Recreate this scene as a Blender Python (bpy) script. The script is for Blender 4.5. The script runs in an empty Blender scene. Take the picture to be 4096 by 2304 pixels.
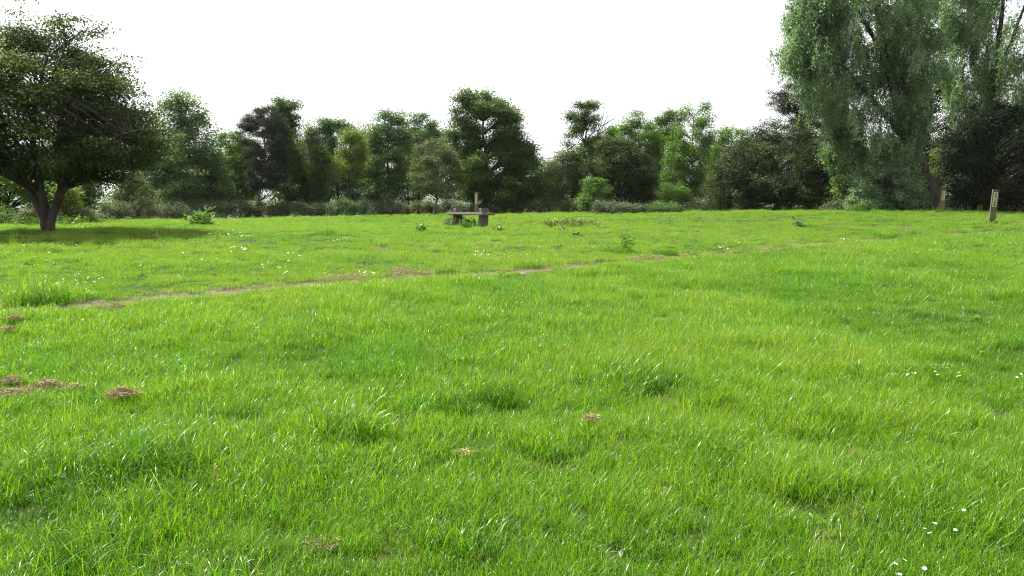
import bpy, math, random
import numpy as np
from mathutils import Vector, Matrix, Euler

random.seed(7)
RNG = np.random.default_rng(7)
scene = bpy.context.scene
COL = scene.collection

# ------------------------------------------------------------------ camera
FPX, CX, CY, HORIZON = 3215.0, 2048.0, 1152.0, 777.0     # photograph: 4096 x 2304
EYE = 1.6
TILT = math.atan((CY - HORIZON) / FPX)
cam_d = bpy.data.cameras.new('camera')
cam_d.sensor_width = 36.0
cam_d.lens = 36.0 * FPX / 4096.0
cam_d.clip_start = 0.05
cam_d.clip_end = 20000
cam = bpy.data.objects.new('camera', cam_d)
cam.location = (0, 0, EYE)
cam.rotation_euler = (math.pi / 2 - TILT, 0, 0)
COL.objects.link(cam)
scene.camera = cam

# ------------------------------------------------------------------ sky and sun
SUN_AZ, SUN_EL = math.radians(58), math.radians(56)      # azimuth: to the left of the view direction
world = bpy.data.worlds.new('World')
scene.world = world
world.use_nodes = True
wn, wl = world.node_tree.nodes, world.node_tree.links
wn.clear()
sky = wn.new('ShaderNodeTexSky')
sky.sky_type = 'NISHITA'
sky.sun_disc = False
sky.sun_elevation = SUN_EL
sky.sun_rotation = -SUN_AZ
sky.dust_density = 6.0
sky.air_density = 1.0
sky.ozone_density = 1.0
hs = wn.new('ShaderNodeHueSaturation')
hs.inputs['Saturation'].default_value = 0.35
bg = wn.new('ShaderNodeBackground')
bg.inputs['Strength'].default_value = 0.14
veil = wn.new('ShaderNodeMix')                            # thin bright cloud over the whole sky
veil.data_type = 'RGBA'
veil.inputs[0].default_value = 0.62
veil.inputs[7].default_value = (3.95, 4.0, 4.05, 1)
wo = wn.new('ShaderNodeOutputWorld')
wl.new(sky.outputs[0], hs.inputs['Color'])
wl.new(hs.outputs[0], veil.inputs[6])
wl.new(veil.outputs[2], bg.inputs['Color'])
wl.new(bg.outputs[0], wo.inputs['Surface'])
sun_d = bpy.data.lights.new('sun', 'SUN')
sun_d.energy = 5.0
sun_d.angle = math.radians(0.55)
sun_d.color = (1.0, 0.955, 0.88)
sun = bpy.data.objects.new('sun', sun_d)
sdir = Vector((-math.sin(SUN_AZ) * math.cos(SUN_EL), math.cos(SUN_AZ) * math.cos(SUN_EL), math.sin(SUN_EL)))
sun.rotation_euler = sdir.to_track_quat('Z', 'Y').to_euler()
sun.location = (-30, 20, 40)
COL.objects.link(sun)
vs = scene.view_settings
vs.view_transform = 'Standard'
vs.look = 'None'
vs.exposure = 1.25
vs.gamma = 1.0
vs.use_curve_mapping = False
scene.cycles.max_bounces = 5
scene.cycles.diffuse_bounces = 2
scene.cycles.glossy_bounces = 2
scene.cycles.transmission_bounces = 3
scene.cycles.use_denoising = True
scene.cycles.denoiser = 'OPENIMAGEDENOISE'
scene.cycles.denoising_input_passes = 'RGB_ALBEDO_NORMAL'
scene.cycles.denoising_prefilter = 'NONE'
scene.cycles.use_adaptive_sampling = True
scene.cycles.adaptive_threshold = 0.02
scene.cycles.filter_width = 1.05
scene.render.film_transparent = False

# ------------------------------------------------------------------ helpers
def ray(px, py):
    u = (px - CX) / FPX
    v = (CY - py) / FPX
    dy = math.cos(TILT) + v * math.sin(TILT)
    dz = -math.sin(TILT) + v * math.cos(TILT)
    return u / dy, dz / dy

def at(px, py, Y):
    a, b = ray(px, py)
    return np.array([a * Y, Y, EYE + b * Y])

def sstep(a, b, x):
    t = np.clip((x - a) / (b - a), 0, 1)
    return t * t * (3 - 2 * t)

_tabs = {}
def vnoise(x, y, seed=0):
    if seed not in _tabs:
        _tabs[seed] = np.random.default_rng(1000 + seed).random((256, 256))
    T = _tabs[seed]
    xi, yi = np.floor(x).astype(int), np.floor(y).astype(int)
    fx, fy = x - xi, y - yi
    fx, fy = fx * fx * (3 - 2 * fx), fy * fy * (3 - 2 * fy)
    a = T[xi & 255, yi & 255]; b = T[(xi + 1) & 255, yi & 255]
    c = T[xi & 255, (yi + 1) & 255]; d = T[(xi + 1) & 255, (yi + 1) & 255]
    return (a * (1 - fx) + b * fx) * (1 - fy) + (c * (1 - fx) + d * fx) * fy

def fbm(x, y, seed=0, o=3):
    s, a, t = 0, 1.0, 0
    for k in range(o):
        s = s + a * vnoise(x * 2 ** k, y * 2 ** k, seed + k); t += a; a *= 0.5
    return s / t

# ground height: a thin-plate surface through surveyed points of the field
_cp = [(180, 925, 20), (60, 905, 25), (430, 886, 31), (600, 873, 42), (900, 861, 48), (1300, 858, 50),
       (2000, 851, 52), (2400, 847, 50), (3080, 841, 45), (3400, 844, 39), (3700, 849, 35), (4090, 859, 32),
       (3765, 850, 32), (3968, 900, 24), (1945, 912, 27), (1905, 864, 43), (2290, 905, 27.5),
       (0, 1228, 9.5), (1300, 1118, 12), (2700, 1022, 16), (3300, 972, 19.5), (3850, 937, 22)]
_ctl = [at(*c) for c in _cp]
for x in (-12, -6, -2, 2, 6, 12):
    _ctl += [np.array([x, -6, 0.0]), np.array([x, 0, 0.0]), np.array([x, 3.5, 0.0]), np.array([x, 6.0, 0.07])]
_ctl = np.array(_ctl)
def _tps(d2):
    return 0.5 * d2 * np.log(d2 + 1e-9)
_n = len(_ctl)
_K = _tps(((_ctl[:, None, :2] - _ctl[None, :, :2]) ** 2).sum(-1)) + np.eye(_n) * 6.0
_Pm = np.c_[np.ones(_n), _ctl[:, :2]]
_A = np.block([[_K, _Pm], [_Pm.T, np.zeros((3, 3))]])
_W = np.linalg.solve(_A, np.r_[_ctl[:, 2], 0, 0, 0])

def gz(X, Y):
    X = np.asarray(X, float); Y = np.asarray(Y, float)
    xs, ys = np.clip(X, -22, 26), np.clip(Y, -6, 54)
    z = _W[_n] + _W[_n + 1] * xs + _W[_n + 2] * ys
    for i in range(_n):
        z = z + _W[i] * _tps((xs - _ctl[i, 0]) ** 2 + (ys - _ctl[i, 1]) ** 2)
    near = 1 - sstep(40, 70, np.hypot(X, Y))
    z = z + near * (0.10 * (fbm(X / 2.3 + 40, Y / 2.3 + 40, 3) - 0.5) + 0.065 * (vnoise(X / 0.55 + 9, Y / 0.55 + 9, 8) - 0.5))
    q = -0.8 * X + 0.6 * Y
    z = z - 9 * sstep(31, 90, q) - 14 * sstep(58, 260, np.hypot(X, Y))
    far = sstep(700, 2600, np.hypot(X, Y))
    z = z + far * (4 + 22 * fbm(X / 900 + 30, Y / 700 + 30, 21))
    return z

def g1(x, y):
    return float(gz(np.array([x]), np.array([y]))[0])

def G(px, py, lift=0.04):
    """point of the field seen at a pixel of the photograph"""
    a, b = ray(px, py)
    lo, hi = 2.0, 60.0
    Ys = np.linspace(lo, hi, 1500)
    d = EYE + b * Ys - gz(a * Ys, Ys) - lift
    i = int(np.argmax(d < 0))
    Y = Ys[i] if d[i] < 0 else 50.0
    return a * Y, Y, g1(a * Y, Y)

def mk_mesh(name, V, F, attrs=None, smooth=False):
    me = bpy.data.meshes.new(name)
    V = np.asarray(V, np.float32); F = np.asarray(F, np.int32)
    me.vertices.add(len(V)); me.vertices.foreach_set('co', V.ravel())
    me.loops.add(F.size); me.loops.foreach_set('vertex_index', F.ravel())
    me.polygons.add(len(F))
    me.polygons.foreach_set('loop_start', np.arange(len(F), dtype=np.int32) * F.shape[1])
    if smooth:
        me.polygons.foreach_set('use_smooth', np.ones(len(F), dtype=bool))
    me.update(calc_edges=True)
    for k, v in (attrs or {}).items():
        at_ = me.attributes.new(k, 'FLOAT', 'POINT')
        at_.data.foreach_set('value', np.asarray(v, np.float32))
    return me

def link(name, me, mat=None, parent=None, loc=None):
    o = bpy.data.objects.new(name, me)
    COL.objects.link(o)
    if mat is not None and me is not None and not me.materials:
        me.materials.append(mat)
    if parent is not None:
        o.parent = parent
    if loc is not None:
        o.location = loc
    return o

def tag(o, label=None, cat=None, group=None, kind=None):
    if label: o['label'] = label
    if cat: o['category'] = cat
    if group: o['group'] = group
    if kind: o['kind'] = kind
    return o

def thing(name, label, cat, loc, group=None, rz=0.0):
    o = bpy.data.objects.new(name, None)
    o.empty_display_size = 0.2
    COL.objects.link(o)
    o.location = loc
    o.rotation_euler = (0, 0, rz)
    return tag(o, label, cat, group)

# ------------------------------------------------------------------ materials
def nmat(name):
    m = bpy.data.materials.new(name)
    m.use_nodes = True
    nt = m.node_tree
    nt.nodes.clear()
    out = nt.nodes.new('ShaderNodeOutputMaterial')
    return m, nt, nt.nodes, nt.links, out

def ramp(nodes, stops):
    r = nodes.new('ShaderNodeValToRGB')
    e = r.color_ramp.elements
    while len(e) < len(stops):
        e.new(0.5)
    for i, (p, c) in enumerate(stops):
        e[i].position = p
        e[i].color = (*c, 1)
    return r

def leaf_material(name, stops, transl=0.42, tcol=(1.25, 1.35, 0.55), rough=0.6, spec=0.2, inst=False):
    m, nt, N, L, out = nmat(name)
    a = N.new('ShaderNodeAttribute'); a.attribute_name = 'tone'
    fac = a.outputs['Fac']
    if inst:
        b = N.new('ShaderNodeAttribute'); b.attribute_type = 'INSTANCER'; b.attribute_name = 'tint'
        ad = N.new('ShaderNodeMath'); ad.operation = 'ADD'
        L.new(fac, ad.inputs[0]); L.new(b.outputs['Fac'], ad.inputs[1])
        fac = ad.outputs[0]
    r = ramp(N, stops)
    L.new(fac, r.inputs[0])
    p = N.new('ShaderNodeBsdfPrincipled')
    p.inputs['Roughness'].default_value = rough
    p.inputs['Specular IOR Level'].default_value = spec
    L.new(r.outputs[0], p.inputs['Base Color'])
    t = N.new('ShaderNodeBsdfTranslucent')
    mx = N.new('ShaderNodeMix'); mx.data_type = 'RGBA'; mx.blend_type = 'MULTIPLY'
    mx.inputs[0].default_value = 1.0
    mx.inputs[7].default_value = (*tcol, 1)
    L.new(r.outputs[0], mx.inputs[6]); L.new(mx.outputs[2], t.inputs['Color'])
    ms = N.new('ShaderNodeMixShader'); ms.inputs[0].default_value = transl
    L.new(p.outputs[0], ms.inputs[1]); L.new(t.outputs[0], ms.inputs[2])
    L.new(ms.outputs[0], out.inputs['Surface'])
    return m

def bark_material(name, c1, c2, scale=9.0):
    m, nt, N, L, out = nmat(name)
    tc = N.new('ShaderNodeTexCoord')
    mp = N.new('ShaderNodeMapping'); mp.inputs['Scale'].default_value = (1, 1, 0.22)
    nz = N.new('ShaderNodeTexNoise'); nz.inputs['Scale'].default_value = scale; nz.inputs['Detail'].default_value = 6
    L.new(tc.outputs['Object'], mp.inputs[0]); L.new(mp.outputs[0], nz.inputs['Vector'])
    r = ramp(N, [(0.3, c1), (0.7, c2)])
    L.new(nz.outputs['Fac'], r.inputs[0])
    p = N.new('ShaderNodeBsdfPrincipled'); p.inputs['Roughness'].default_value = 0.9
    p.inputs['Specular IOR Level'].default_value = 0.15
    L.new(r.outputs[0], p.inputs['Base Color'])
    bm = N.new('ShaderNodeBump'); bm.inputs['Strength'].default_value = 0.8; bm.inputs['Distance'].default_value = 0.03
    L.new(nz.outputs['Fac'], bm.inputs['Height']); L.new(bm.outputs[0], p.inputs['Normal'])
    L.new(p.outputs[0], out.inputs['Surface'])
    return m

M = {}
M['bark'] = bark_material('bark_dark', (0.030, 0.025, 0.019), (0.085, 0.070, 0.055))
M['bark_grey'] = bark_material('bark_grey', (0.06, 0.055, 0.045), (0.16, 0.145, 0.12))
LS = lambda d, m_, l: [(0.0, d), (0.55, m_), (1.0, l)]
M['hawthorn'] = leaf_material('leaf_hawthorn', LS((0.018, 0.032, 0.011), (0.050, 0.078, 0.024), (0.150, 0.190, 0.060)))
M['thicket'] = leaf_material('leaf_thicket', LS((0.012, 0.022, 0.008), (0.032, 0.053, 0.016), (0.110, 0.145, 0.045)))
M['oak'] = leaf_material('leaf_oak', LS((0.0259, 0.0551, 0.0162), (0.0583, 0.1069, 0.0259), (0.1378, 0.2106, 0.0406)), transl=0.45)
M['lime'] = leaf_material('leaf_lime', LS((0.0409, 0.0856, 0.0335), (0.0836, 0.1525, 0.0521), (0.1860, 0.2790, 0.0836)), transl=0.38)
M['fresh'] = leaf_material('leaf_fresh', LS((0.0482, 0.1032, 0.0220), (0.0963, 0.1788, 0.0358), (0.1788, 0.2888, 0.0550)), transl=0.45)
M['yellow'] = leaf_material('leaf_yellow_green', LS((0.075, 0.125, 0.022), (0.135, 0.195, 0.038), (0.210, 0.270, 0.065)), transl=0.45)
M['olive'] = leaf_material('leaf_olive', LS((0.0468, 0.0624, 0.0234), (0.0910, 0.1144, 0.0442), (0.1625, 0.1885, 0.0780)), transl=0.4)
M['willow'] = leaf_material('leaf_willow', LS((0.050, 0.098, 0.042), (0.150, 0.230, 0.108), (0.345, 0.430, 0.270)), transl=0.42, tcol=(1.1, 1.3, 0.7), rough=0.5, spec=0.3)
M['pine'] = leaf_material('needle_pine', LS((0.014, 0.021, 0.013), (0.030, 0.040, 0.024), (0.062, 0.074, 0.042)), transl=0.18)
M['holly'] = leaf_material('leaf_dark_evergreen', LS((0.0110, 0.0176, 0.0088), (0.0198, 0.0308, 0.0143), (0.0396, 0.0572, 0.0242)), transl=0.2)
M['bramble'] = leaf_material('leaf_bramble', LS((0.0450, 0.0630, 0.0390), (0.0900, 0.1170, 0.0690), (0.1800, 0.2100, 0.1350)), transl=0.32)
M['blossom'] = leaf_material('petal_cream', LS((0.42, 0.42, 0.30), (0.55, 0.54, 0.40), (0.70, 0.68, 0.55)), transl=0.3, tcol=(1, 1, 0.9))
GRASS_STOPS = [(0.0, (0.013, 0.052, 0.003)), (0.30, (0.050, 0.142, 0.006)), (0.62, (0.120, 0.262, 0.010)),
               (0.80, (0.195, 0.305, 0.020)), (0.93, (0.25, 0.24, 0.080)), (1.0, (0.31, 0.24, 0.13))]
M['grass'] = leaf_material('grass_blade', GRASS_STOPS, transl=0.50, tcol=(1.3, 1.42, 0.4), rough=0.33, spec=0.43, inst=True)
M['straw'] = leaf_material('dry_grass', LS((0.14, 0.110, 0.055), (0.30, 0.240, 0.130), (0.46, 0.38, 0.22)), transl=0.2, tcol=(1, 1, 0.8))
M['weed'] = leaf_material('leaf_weed', LS((0.040, 0.095, 0.016), (0.090, 0.180, 0.024), (0.150, 0.250, 0.036)), transl=0.45, rough=0.4)

# wood and sign materials
def wood_material(name, c1, c2, green=None):
    m, nt, N, L, out = nmat(name)
    tc = N.new('ShaderNodeTexCoord')
    mp = N.new('ShaderNodeMapping'); mp.inputs['Scale'].default_value = (6, 6, 0.7) if name != 'wood_seat' else (6, 0.7, 6)
    nz = N.new('ShaderNodeTexNoise'); nz.inputs['Scale'].default_value = 9; nz.inputs['Detail'].default_value = 8
    L.new(tc.outputs['Object'], mp.inputs[0]); L.new(mp.outputs[0], nz.inputs['Vector'])
    r = ramp(N, [(0.3, c1), (0.72, c2)])
    L.new(nz.outputs['Fac'], r.inputs[0])
    col = r.outputs[0]
    if green:
        n2 = N.new('ShaderNodeTexNoise'); n2.inputs['Scale'].default_value = 4.0; n2.inputs['Detail'].default_value = 5
        L.new(tc.outputs['Object'], n2.inputs['Vector'])
        r2 = ramp(N, [(0.36, (0, 0, 0)), (0.62, (1, 1, 1))])
        L.new(n2.outputs['Fac'], r2.inputs[0])
        mx = N.new('ShaderNodeMix'); mx.data_type = 'RGBA'
        L.new(r2.outputs[0], mx.inputs[0]); L.new(col, mx.inputs[6]); mx.inputs[7].default_value = (*green, 1)
        col = mx.outputs[2]
    p = N.new('ShaderNodeBsdfPrincipled'); p.inputs['Roughness'].default_value = 0.85
    p.inputs['Specular IOR Level'].default_value = 0.2
    L.new(col, p.inputs['Base Color'])
    bm = N.new('ShaderNodeBump'); bm.inputs['Strength'].default_value = 0.6; bm.inputs['Distance'].default_value = 0.01
    L.new(nz.outputs['Fac'], bm.inputs['Height']); L.new(bm.outputs[0], p.inputs['Normal'])
    L.new(p.outputs[0], out.inputs['Surface'])
    return m
M['post_green'] = wood_material('wood_post_mossy', (0.080, 0.072, 0.048), (0.17, 0.155, 0.11), green=(0.070, 0.085, 0.018))
M['post_brown'] = wood_material('wood_post_brown', (0.10, 0.078, 0.060), (0.20, 0.165, 0.13))
M['seat'] = wood_material('wood_seat', (0.095, 0.085, 0.075), (0.21, 0.192, 0.172))
M['bench_leg'] = wood_material('wood_bench_leg', (0.075, 0.062, 0.05), (0.17, 0.14, 0.115), green=(0.085, 0.085, 0.05))

def plain(name, c, rough=0.6, spec=0.3, var=0.12):
    m, nt, N, L, out = nmat(name)
    nz = N.new('ShaderNodeTexNoise'); nz.inputs['Scale'].default_value = 22; nz.inputs['Detail'].default_value = 4
    r = ramp(N, [(0.3, tuple(v * (1 - var) for v in c)), (0.7, tuple(min(1, v * (1 + var)) for v in c))])
    tc = N.new('ShaderNodeTexCoord'); L.new(tc.outputs['Object'], nz.inputs['Vector'])
    L.new(nz.outputs['Fac'], r.inputs[0])
    p = N.new('ShaderNodeBsdfPrincipled'); p.inputs['Roughness'].default_value = rough
    p.inputs['Specular IOR Level'].default_value = spec
    L.new(r.outputs[0], p.inputs['Base Color']); L.new(p.outputs[0], out.inputs['Surface'])
    return m
M['plaque'] = plain('plaque_cream', (0.42, 0.41, 0.27), 0.5)
M['plaque_old'] = plain('plaque_mossy', (0.32, 0.32, 0.20), 0.7, var=0.35)
M['ink'] = plain('lettering_dark', (0.03, 0.03, 0.02), 0.6)
M['ink_worn'] = plain('lettering_worn', (0.12, 0.115, 0.06), 0.6)
M['groove'] = plain('groove_dark', (0.045, 0.045, 0.02), 0.9)
M['petal'] = plain('daisy_petal', (0.80, 0.80, 0.78), 0.5, var=0.04)
M['disc'] = plain('daisy_disc', (0.75, 0.55, 0.05), 0.6)
M['butter'] = plain('buttercup_petal', (0.80, 0.62, 0.02), 0.3, 0.5, var=0.06)
M['stem'] = plain('flower_stem', (0.08, 0.14, 0.03), 0.6)

# ground
m, nt, N, L, out = nmat('field_ground')
a = N.new('ShaderNodeAttribute'); a.attribute_name = 'earth'
b = N.new('ShaderNodeAttribute'); b.attribute_name = 'faraway'
geo = N.new('ShaderNodeNewGeometry')
n1 = N.new('ShaderNodeTexNoise'); n1.inputs['Scale'].default_value = 14; n1.inputs['Detail'].default_value = 8
n2 = N.new('ShaderNodeTexNoise'); n2.inputs['Scale'].default_value = 0.02; n2.inputs['Detail'].default_value = 8
L.new(geo.outputs['Position'], n1.inputs['Vector']); L.new(geo.outputs['Position'], n2.inputs['Vector'])
rg = ramp(N, [(0.3, (0.018, 0.034, 0.006)), (0.7, (0.045, 0.066, 0.014))])
rs = ramp(N, [(0.3, (0.085, 0.068, 0.042)), (0.7, (0.20, 0.165, 0.105))])
rf = ramp(N, [(0.42, (0.035, 0.065, 0.028)), (0.58, (0.09, 0.13, 0.05))])
L.new(n1.outputs['Fac'], rg.inputs[0]); L.new(n1.outputs['Fac'], rs.inputs[0]); L.new(n2.outputs['Fac'], rf.inputs[0])
m1 = N.new('ShaderNodeMix'); m1.data_type = 'RGBA'
L.new(a.outputs['Fac'], m1.inputs[0]); L.new(rg.outputs[0], m1.inputs[6]); L.new(rs.outputs[0], m1.inputs[7])
m2 = N.new('ShaderNodeMix'); m2.data_type = 'RGBA'
L.new(b.outputs['Fac'], m2.inputs[0]); L.new(m1.outputs[2], m2.inputs[6]); L.new(rf.outputs[0], m2.inputs[7])
p = N.new('ShaderNodeBsdfPrincipled'); p.inputs['Roughness'].default_value = 0.95
p.inputs['Specular IOR Level'].default_value = 0.1
bm = N.new('ShaderNodeBump'); bm.inputs['Distance'].default_value = 0.03
L.new(n1.outputs['Fac'], bm.inputs['Height']); L.new(bm.outputs[0], p.inputs['Normal'])
L.new(m2.outputs[2], p.inputs['Base Color']); L.new(p.outputs[0], out.inputs['Surface'])
M['ground'] = m

# ------------------------------------------------------------------ ground sheet with the worn track
_track_px = [(-300, 1255), (0, 1228), (300, 1198), (700, 1166), (1000, 1141), (1300, 1117), (1600, 1097), (2000, 1076),
             (2400, 1051), (2700, 1022), (3000, 1000), (3300, 970), (3560, 948), (3850, 932), (4150, 918)]
TRACK = np.array([G(*q)[:2] for q in _track_px])
def track_dist(X, Y):
    """signed distance to the worn track (positive on the far side)"""
    best = np.full(np.shape(X), 1e9); side = np.ones(np.shape(X)); par = np.zeros(np.shape(X))
    for i in range(len(TRACK) - 1):
        A, B = TRACK[i], TRACK[i + 1]
        d = B - A; l2 = (d ** 2).sum()
        t = np.clip(((X - A[0]) * d[0] + (Y - A[1]) * d[1]) / l2, 0, 1)
        qx, qy = X - A[0] - t * d[0], Y - A[1] - t * d[1]
        dd = np.hypot(qx, qy)
        s = np.sign(d[0] * qy - d[1] * qx)
        k = dd < best
        best = np.where(k, dd, best); side = np.where(k, s, side); par = np.where(k, i + t, par)
    return best * side, par
# worn patches: pixel, half-size in metres (across, along the view)
_patch = [(2440, 864, 1.9, .55), (2660, 862, 1.2, .3), (3210, 968, .6, .5), (3480, 958, .5, .4), (3810, 932, .5, .3), (3960, 925, .4, .25), (3620, 905, .6, .3),
          (2300, 1062, .55, .2), (2050, 1076, .5, .22), (830, 1148, .4, .14), (230, 1212, .45, .12), (1350, 1112, .35, .16), (15, 935, 1.2, .5),
          (2120, 875, .6, .4), (3900, 985, .4, .3)]
PATCH = [(*G(q[0], q[1])[:2], q[2], q[3]) for q in _patch]
def earth_mask(X, Y):
    d, par = track_dist(X, Y)
    w = 0.15 + 0.16 * fbm(X * 0.9 + 5, Y * 0.9 + 5, 31)
    e = (1 - sstep(0.35, 1.0, np.abs(d + 0.10 * (fbm(X * 2, Y * 2, 33) - .5)) / w)) * (0.78 + 0.22 * sstep(0.12, 0.42, fbm(par * 1.7 + 3, par * 0 + 7, 35))) * (1 - 0.8 * sstep(9.5, 10.5, par))
    for (x, y, sx, sy) in PATCH:
        r = np.hypot((X - x) / sx, (Y - y) / sy) + 0.9 * (fbm(X * 2.1, Y * 2.1, 37) - .5)
        e = np.maximum(e, 0.8 * (1 - sstep(0.5, 1.05, r)))
    return e

def axis(lo, hi, step, far, ratio=1.22):
    c = list(np.arange(lo, hi + 1e-6, step))
    s, v = step, c[-1]
    up = []
    while v < far:
        s *= ratio; v += s; up.append(v)
    s, v = step, c[0]
    dn = []
    while v > -far:
        s *= ratio; v -= s; dn.append(v)
    return np.array(dn[::-1] + c + up)
gx, gy = axis(-26, 28, 0.30, 6500), axis(-2, 56, 0.30, 6500)
XX, YY = np.meshgrid(gx, gy)
ZZ = gz(XX, YY)
E = np.where(np.hypot(XX, YY) < 70, earth_mask(XX, YY), 0)
ZZ = ZZ - 0.05 * E
nx, ny = len(gx), len(gy)
idx = np.arange(nx * ny).reshape(ny, nx)
F = np.stack([idx[:-1, :-1], idx[:-1, 1:], idx[1:, 1:], idx[1:, :-1]], -1).reshape(-1, 4)
me = mk_mesh('ground', np.stack([XX, YY, ZZ], -1).reshape(-1, 3), F,
             {'earth': E.ravel(), 'faraway': sstep(60, 160, np.hypot(XX, YY)).ravel()}, smooth=True)
tag(link('ground', me, M['ground']), kind='structure')

# small hollows in front of the tussocks, their self-shade put into the grass tint
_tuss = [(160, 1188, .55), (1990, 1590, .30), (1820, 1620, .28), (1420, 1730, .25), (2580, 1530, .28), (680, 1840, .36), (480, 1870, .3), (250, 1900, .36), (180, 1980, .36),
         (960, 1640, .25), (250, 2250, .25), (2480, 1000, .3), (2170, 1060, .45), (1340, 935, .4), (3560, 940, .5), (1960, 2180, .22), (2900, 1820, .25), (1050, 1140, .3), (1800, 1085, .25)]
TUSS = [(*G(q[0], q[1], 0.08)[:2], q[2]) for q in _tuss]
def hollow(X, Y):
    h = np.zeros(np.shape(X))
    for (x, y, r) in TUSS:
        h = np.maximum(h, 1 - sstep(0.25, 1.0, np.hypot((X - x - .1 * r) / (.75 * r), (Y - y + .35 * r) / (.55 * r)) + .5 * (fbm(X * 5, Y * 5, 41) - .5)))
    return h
# field edge (distance along the view) by direction
_eu = np.array([(p_ - CX) / FPX for p_ in (-900, -300, 60, 430, 600, 900, 1300, 2000, 2400, 2900, 3080, 3400, 3700, 4096, 4700)])
_ey = np.array([22, 25, 26, 32, 43, 49, 51, 53, 51, 47, 45, 40, 36, 33, 29.0])
def in_field(X, Y):
    return Y < np.interp(X / Y, _eu, _ey) + 1.2

# ------------------------------------------------------------------ grass
def blades(n, R, h, w, lean, curve, tone, segs=4, seed=0, flat=0.0, tipw=0.12):
    r = np.random.default_rng(seed)
    ang = r.random(n) * 2 * np.pi
    rad = R * np.sqrt(r.random(n))
    bx, by = rad * np.cos(ang), rad * np.sin(ang)
    H = r.uniform(h[0], h[1], n); Wd = r.uniform(w[0], w[1], n)
    az = r.random(n) * 2 * np.pi
    ln = np.abs(r.normal(lean[0], lean[1], n)); cv = np.abs(r.normal(curve[0], curve[1], n))
    tw = r.normal(0, 0.7, n)
    tn = np.clip(r.normal(tone[0], tone[1], n), 0, tone[2] if len(tone) > 2 else 0.8)
    V = np.zeros((n, (segs + 1) * 2, 3)); A = np.zeros((n, (segs + 1) * 2))
    px, py, pz = bx.copy(), by.copy(), np.full(n, -0.012)
    th = ln.copy()
    for s in range(segs + 1):
        t = s / segs
        ww = Wd * (1 - (1 - tipw) * t ** 1.8) * 0.5
        sa = az + np.pi / 2 + tw * t
        V[:, 2 * s, 0] = px - ww * np.cos(sa); V[:, 2 * s, 1] = py - ww * np.sin(sa); V[:, 2 * s, 2] = pz
        V[:, 2 * s + 1, 0] = px + ww * np.cos(sa); V[:, 2 * s + 1, 1] = py + ww * np.sin(sa); V[:, 2 * s + 1, 2] = pz
        A[:, 2 * s] = A[:, 2 * s + 1] = tn
        st = H / segs
        px = px + st * np.sin(th) * np.cos(az); py = py + st * np.sin(th) * np.sin(az); pz = pz + st * np.cos(th)
        pz = np.maximum(pz, 0.004 + 0.01 * flat)
        th = np.minimum(th + cv / segs * (0.5 + t), 2.5)
    k = (segs + 1) * 2
    F = []
    for s in range(segs):
        o = np.arange(n) * k + 2 * s
        F.append(np.stack([o, o + 1, o + 3, o + 2], -1))
    return V.reshape(-1, 3), np.concatenate(F), A.ravel()

def rosette(n, R, L, w, tone, seed):
    """low broad leaves: clover, plantain"""
    return blades(n, R, L, w, (1.0, 0.25), (0.5, 0.3), tone, segs=3, seed=seed, tipw=0.35)

tuft_col = bpy.data.collections.new('grass_tufts')
TUFT = []
def add_tuft(parts):
    V, F, A, o = [], [], [], 0
    for v, f, a_ in parts:
        V.append(v); F.append(f + o); A.append(a_); o += len(v)
    i = len(TUFT)
    me_ = mk_mesh('tuft_%02d' % i, np.concatenate(V), np.concatenate(F), {'tone': np.concatenate(A)}, smooth=True)
    me_.materials.append(M['grass'])
    ob = bpy.data.objects.new('tuft_%02d' % i, me_)
    tuft_col.objects.link(ob)
    TUFT.append(ob)
for k in range(6):    # 0-5 lush
    add_tuft([blades(80, 0.14, (0.07, 0.155), (0.0030, 0.0052), (0.30, 0.26), (1.25, 0.75), (0.60, 0.14), seed=10 + k),
              blades(50, 0.15, (0.05, 0.12), (0.003, 0.005), (0.6, 0.4), (0.8, 0.6), (0.32, 0.15), seed=40 + k),
              blades(5, 0.14, (0.05, 0.12), (0.002, 0.004), (0.7, 0.4), (0.6, 0.4), (0.92, 0.05, 1.0), seed=70 + k)])
for k in range(4):    # 6-9 short, fine
    add_tuft([blades(95, 0.14, (0.045, 0.095), (0.0024, 0.0042), (0.35, 0.3), (0.7, 0.5), (0.60, 0.15), seed=110 + k),
              blades(40, 0.14, (0.04, 0.08), (0.0024, 0.0042), (0.6, 0.4), (0.6, 0.5), (0.34, 0.14), seed=120 + k),
              blades(10, 0.14, (0.03, 0.07), (0.002, 0.0035), (0.8, 0.4), (0.5, 0.4), (0.90, 0.06, 1.0), seed=140 + k)])
for k in range(4):    # 10-13 long arching
    add_tuft([blades(34, 0.12, (0.14, 0.26), (0.0038, 0.0070), (0.40, 0.3), (2.0, 0.7), (0.50, 0.14), segs=7, seed=210 + k),
              blades(80, 0.14, (0.07, 0.15), (0.003, 0.005), (0.3, 0.25), (0.9, 0.5), (0.45, 0.17), seed=240 + k)])
for k in range(3):    # 14-16 straw
    add_tuft([blades(80, 0.15, (0.05, 0.13), (0.0020, 0.0040), (0.9, 0.4), (0.7, 0.6), (0.96, 0.06, 1.0), seed=310 + k),
              blades(34, 0.14, (0.04, 0.09), (0.0025, 0.004), (0.4, 0.3), (0.6, 0.4), (0.60, 0.15), seed=340 + k)])
for k in range(3):    # 17-19 broad-leaved turf herbs
    add_tuft([rosette(34, 0.13, (0.035, 0.08), (0.010, 0.022), (0.36, 0.14), 410 + k),
              blades(50, 0.14, (0.05, 0.10), (0.0025, 0.0045), (0.3, 0.25), (0.6, 0.4), (0.55, 0.15), seed=440 + k)])
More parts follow.
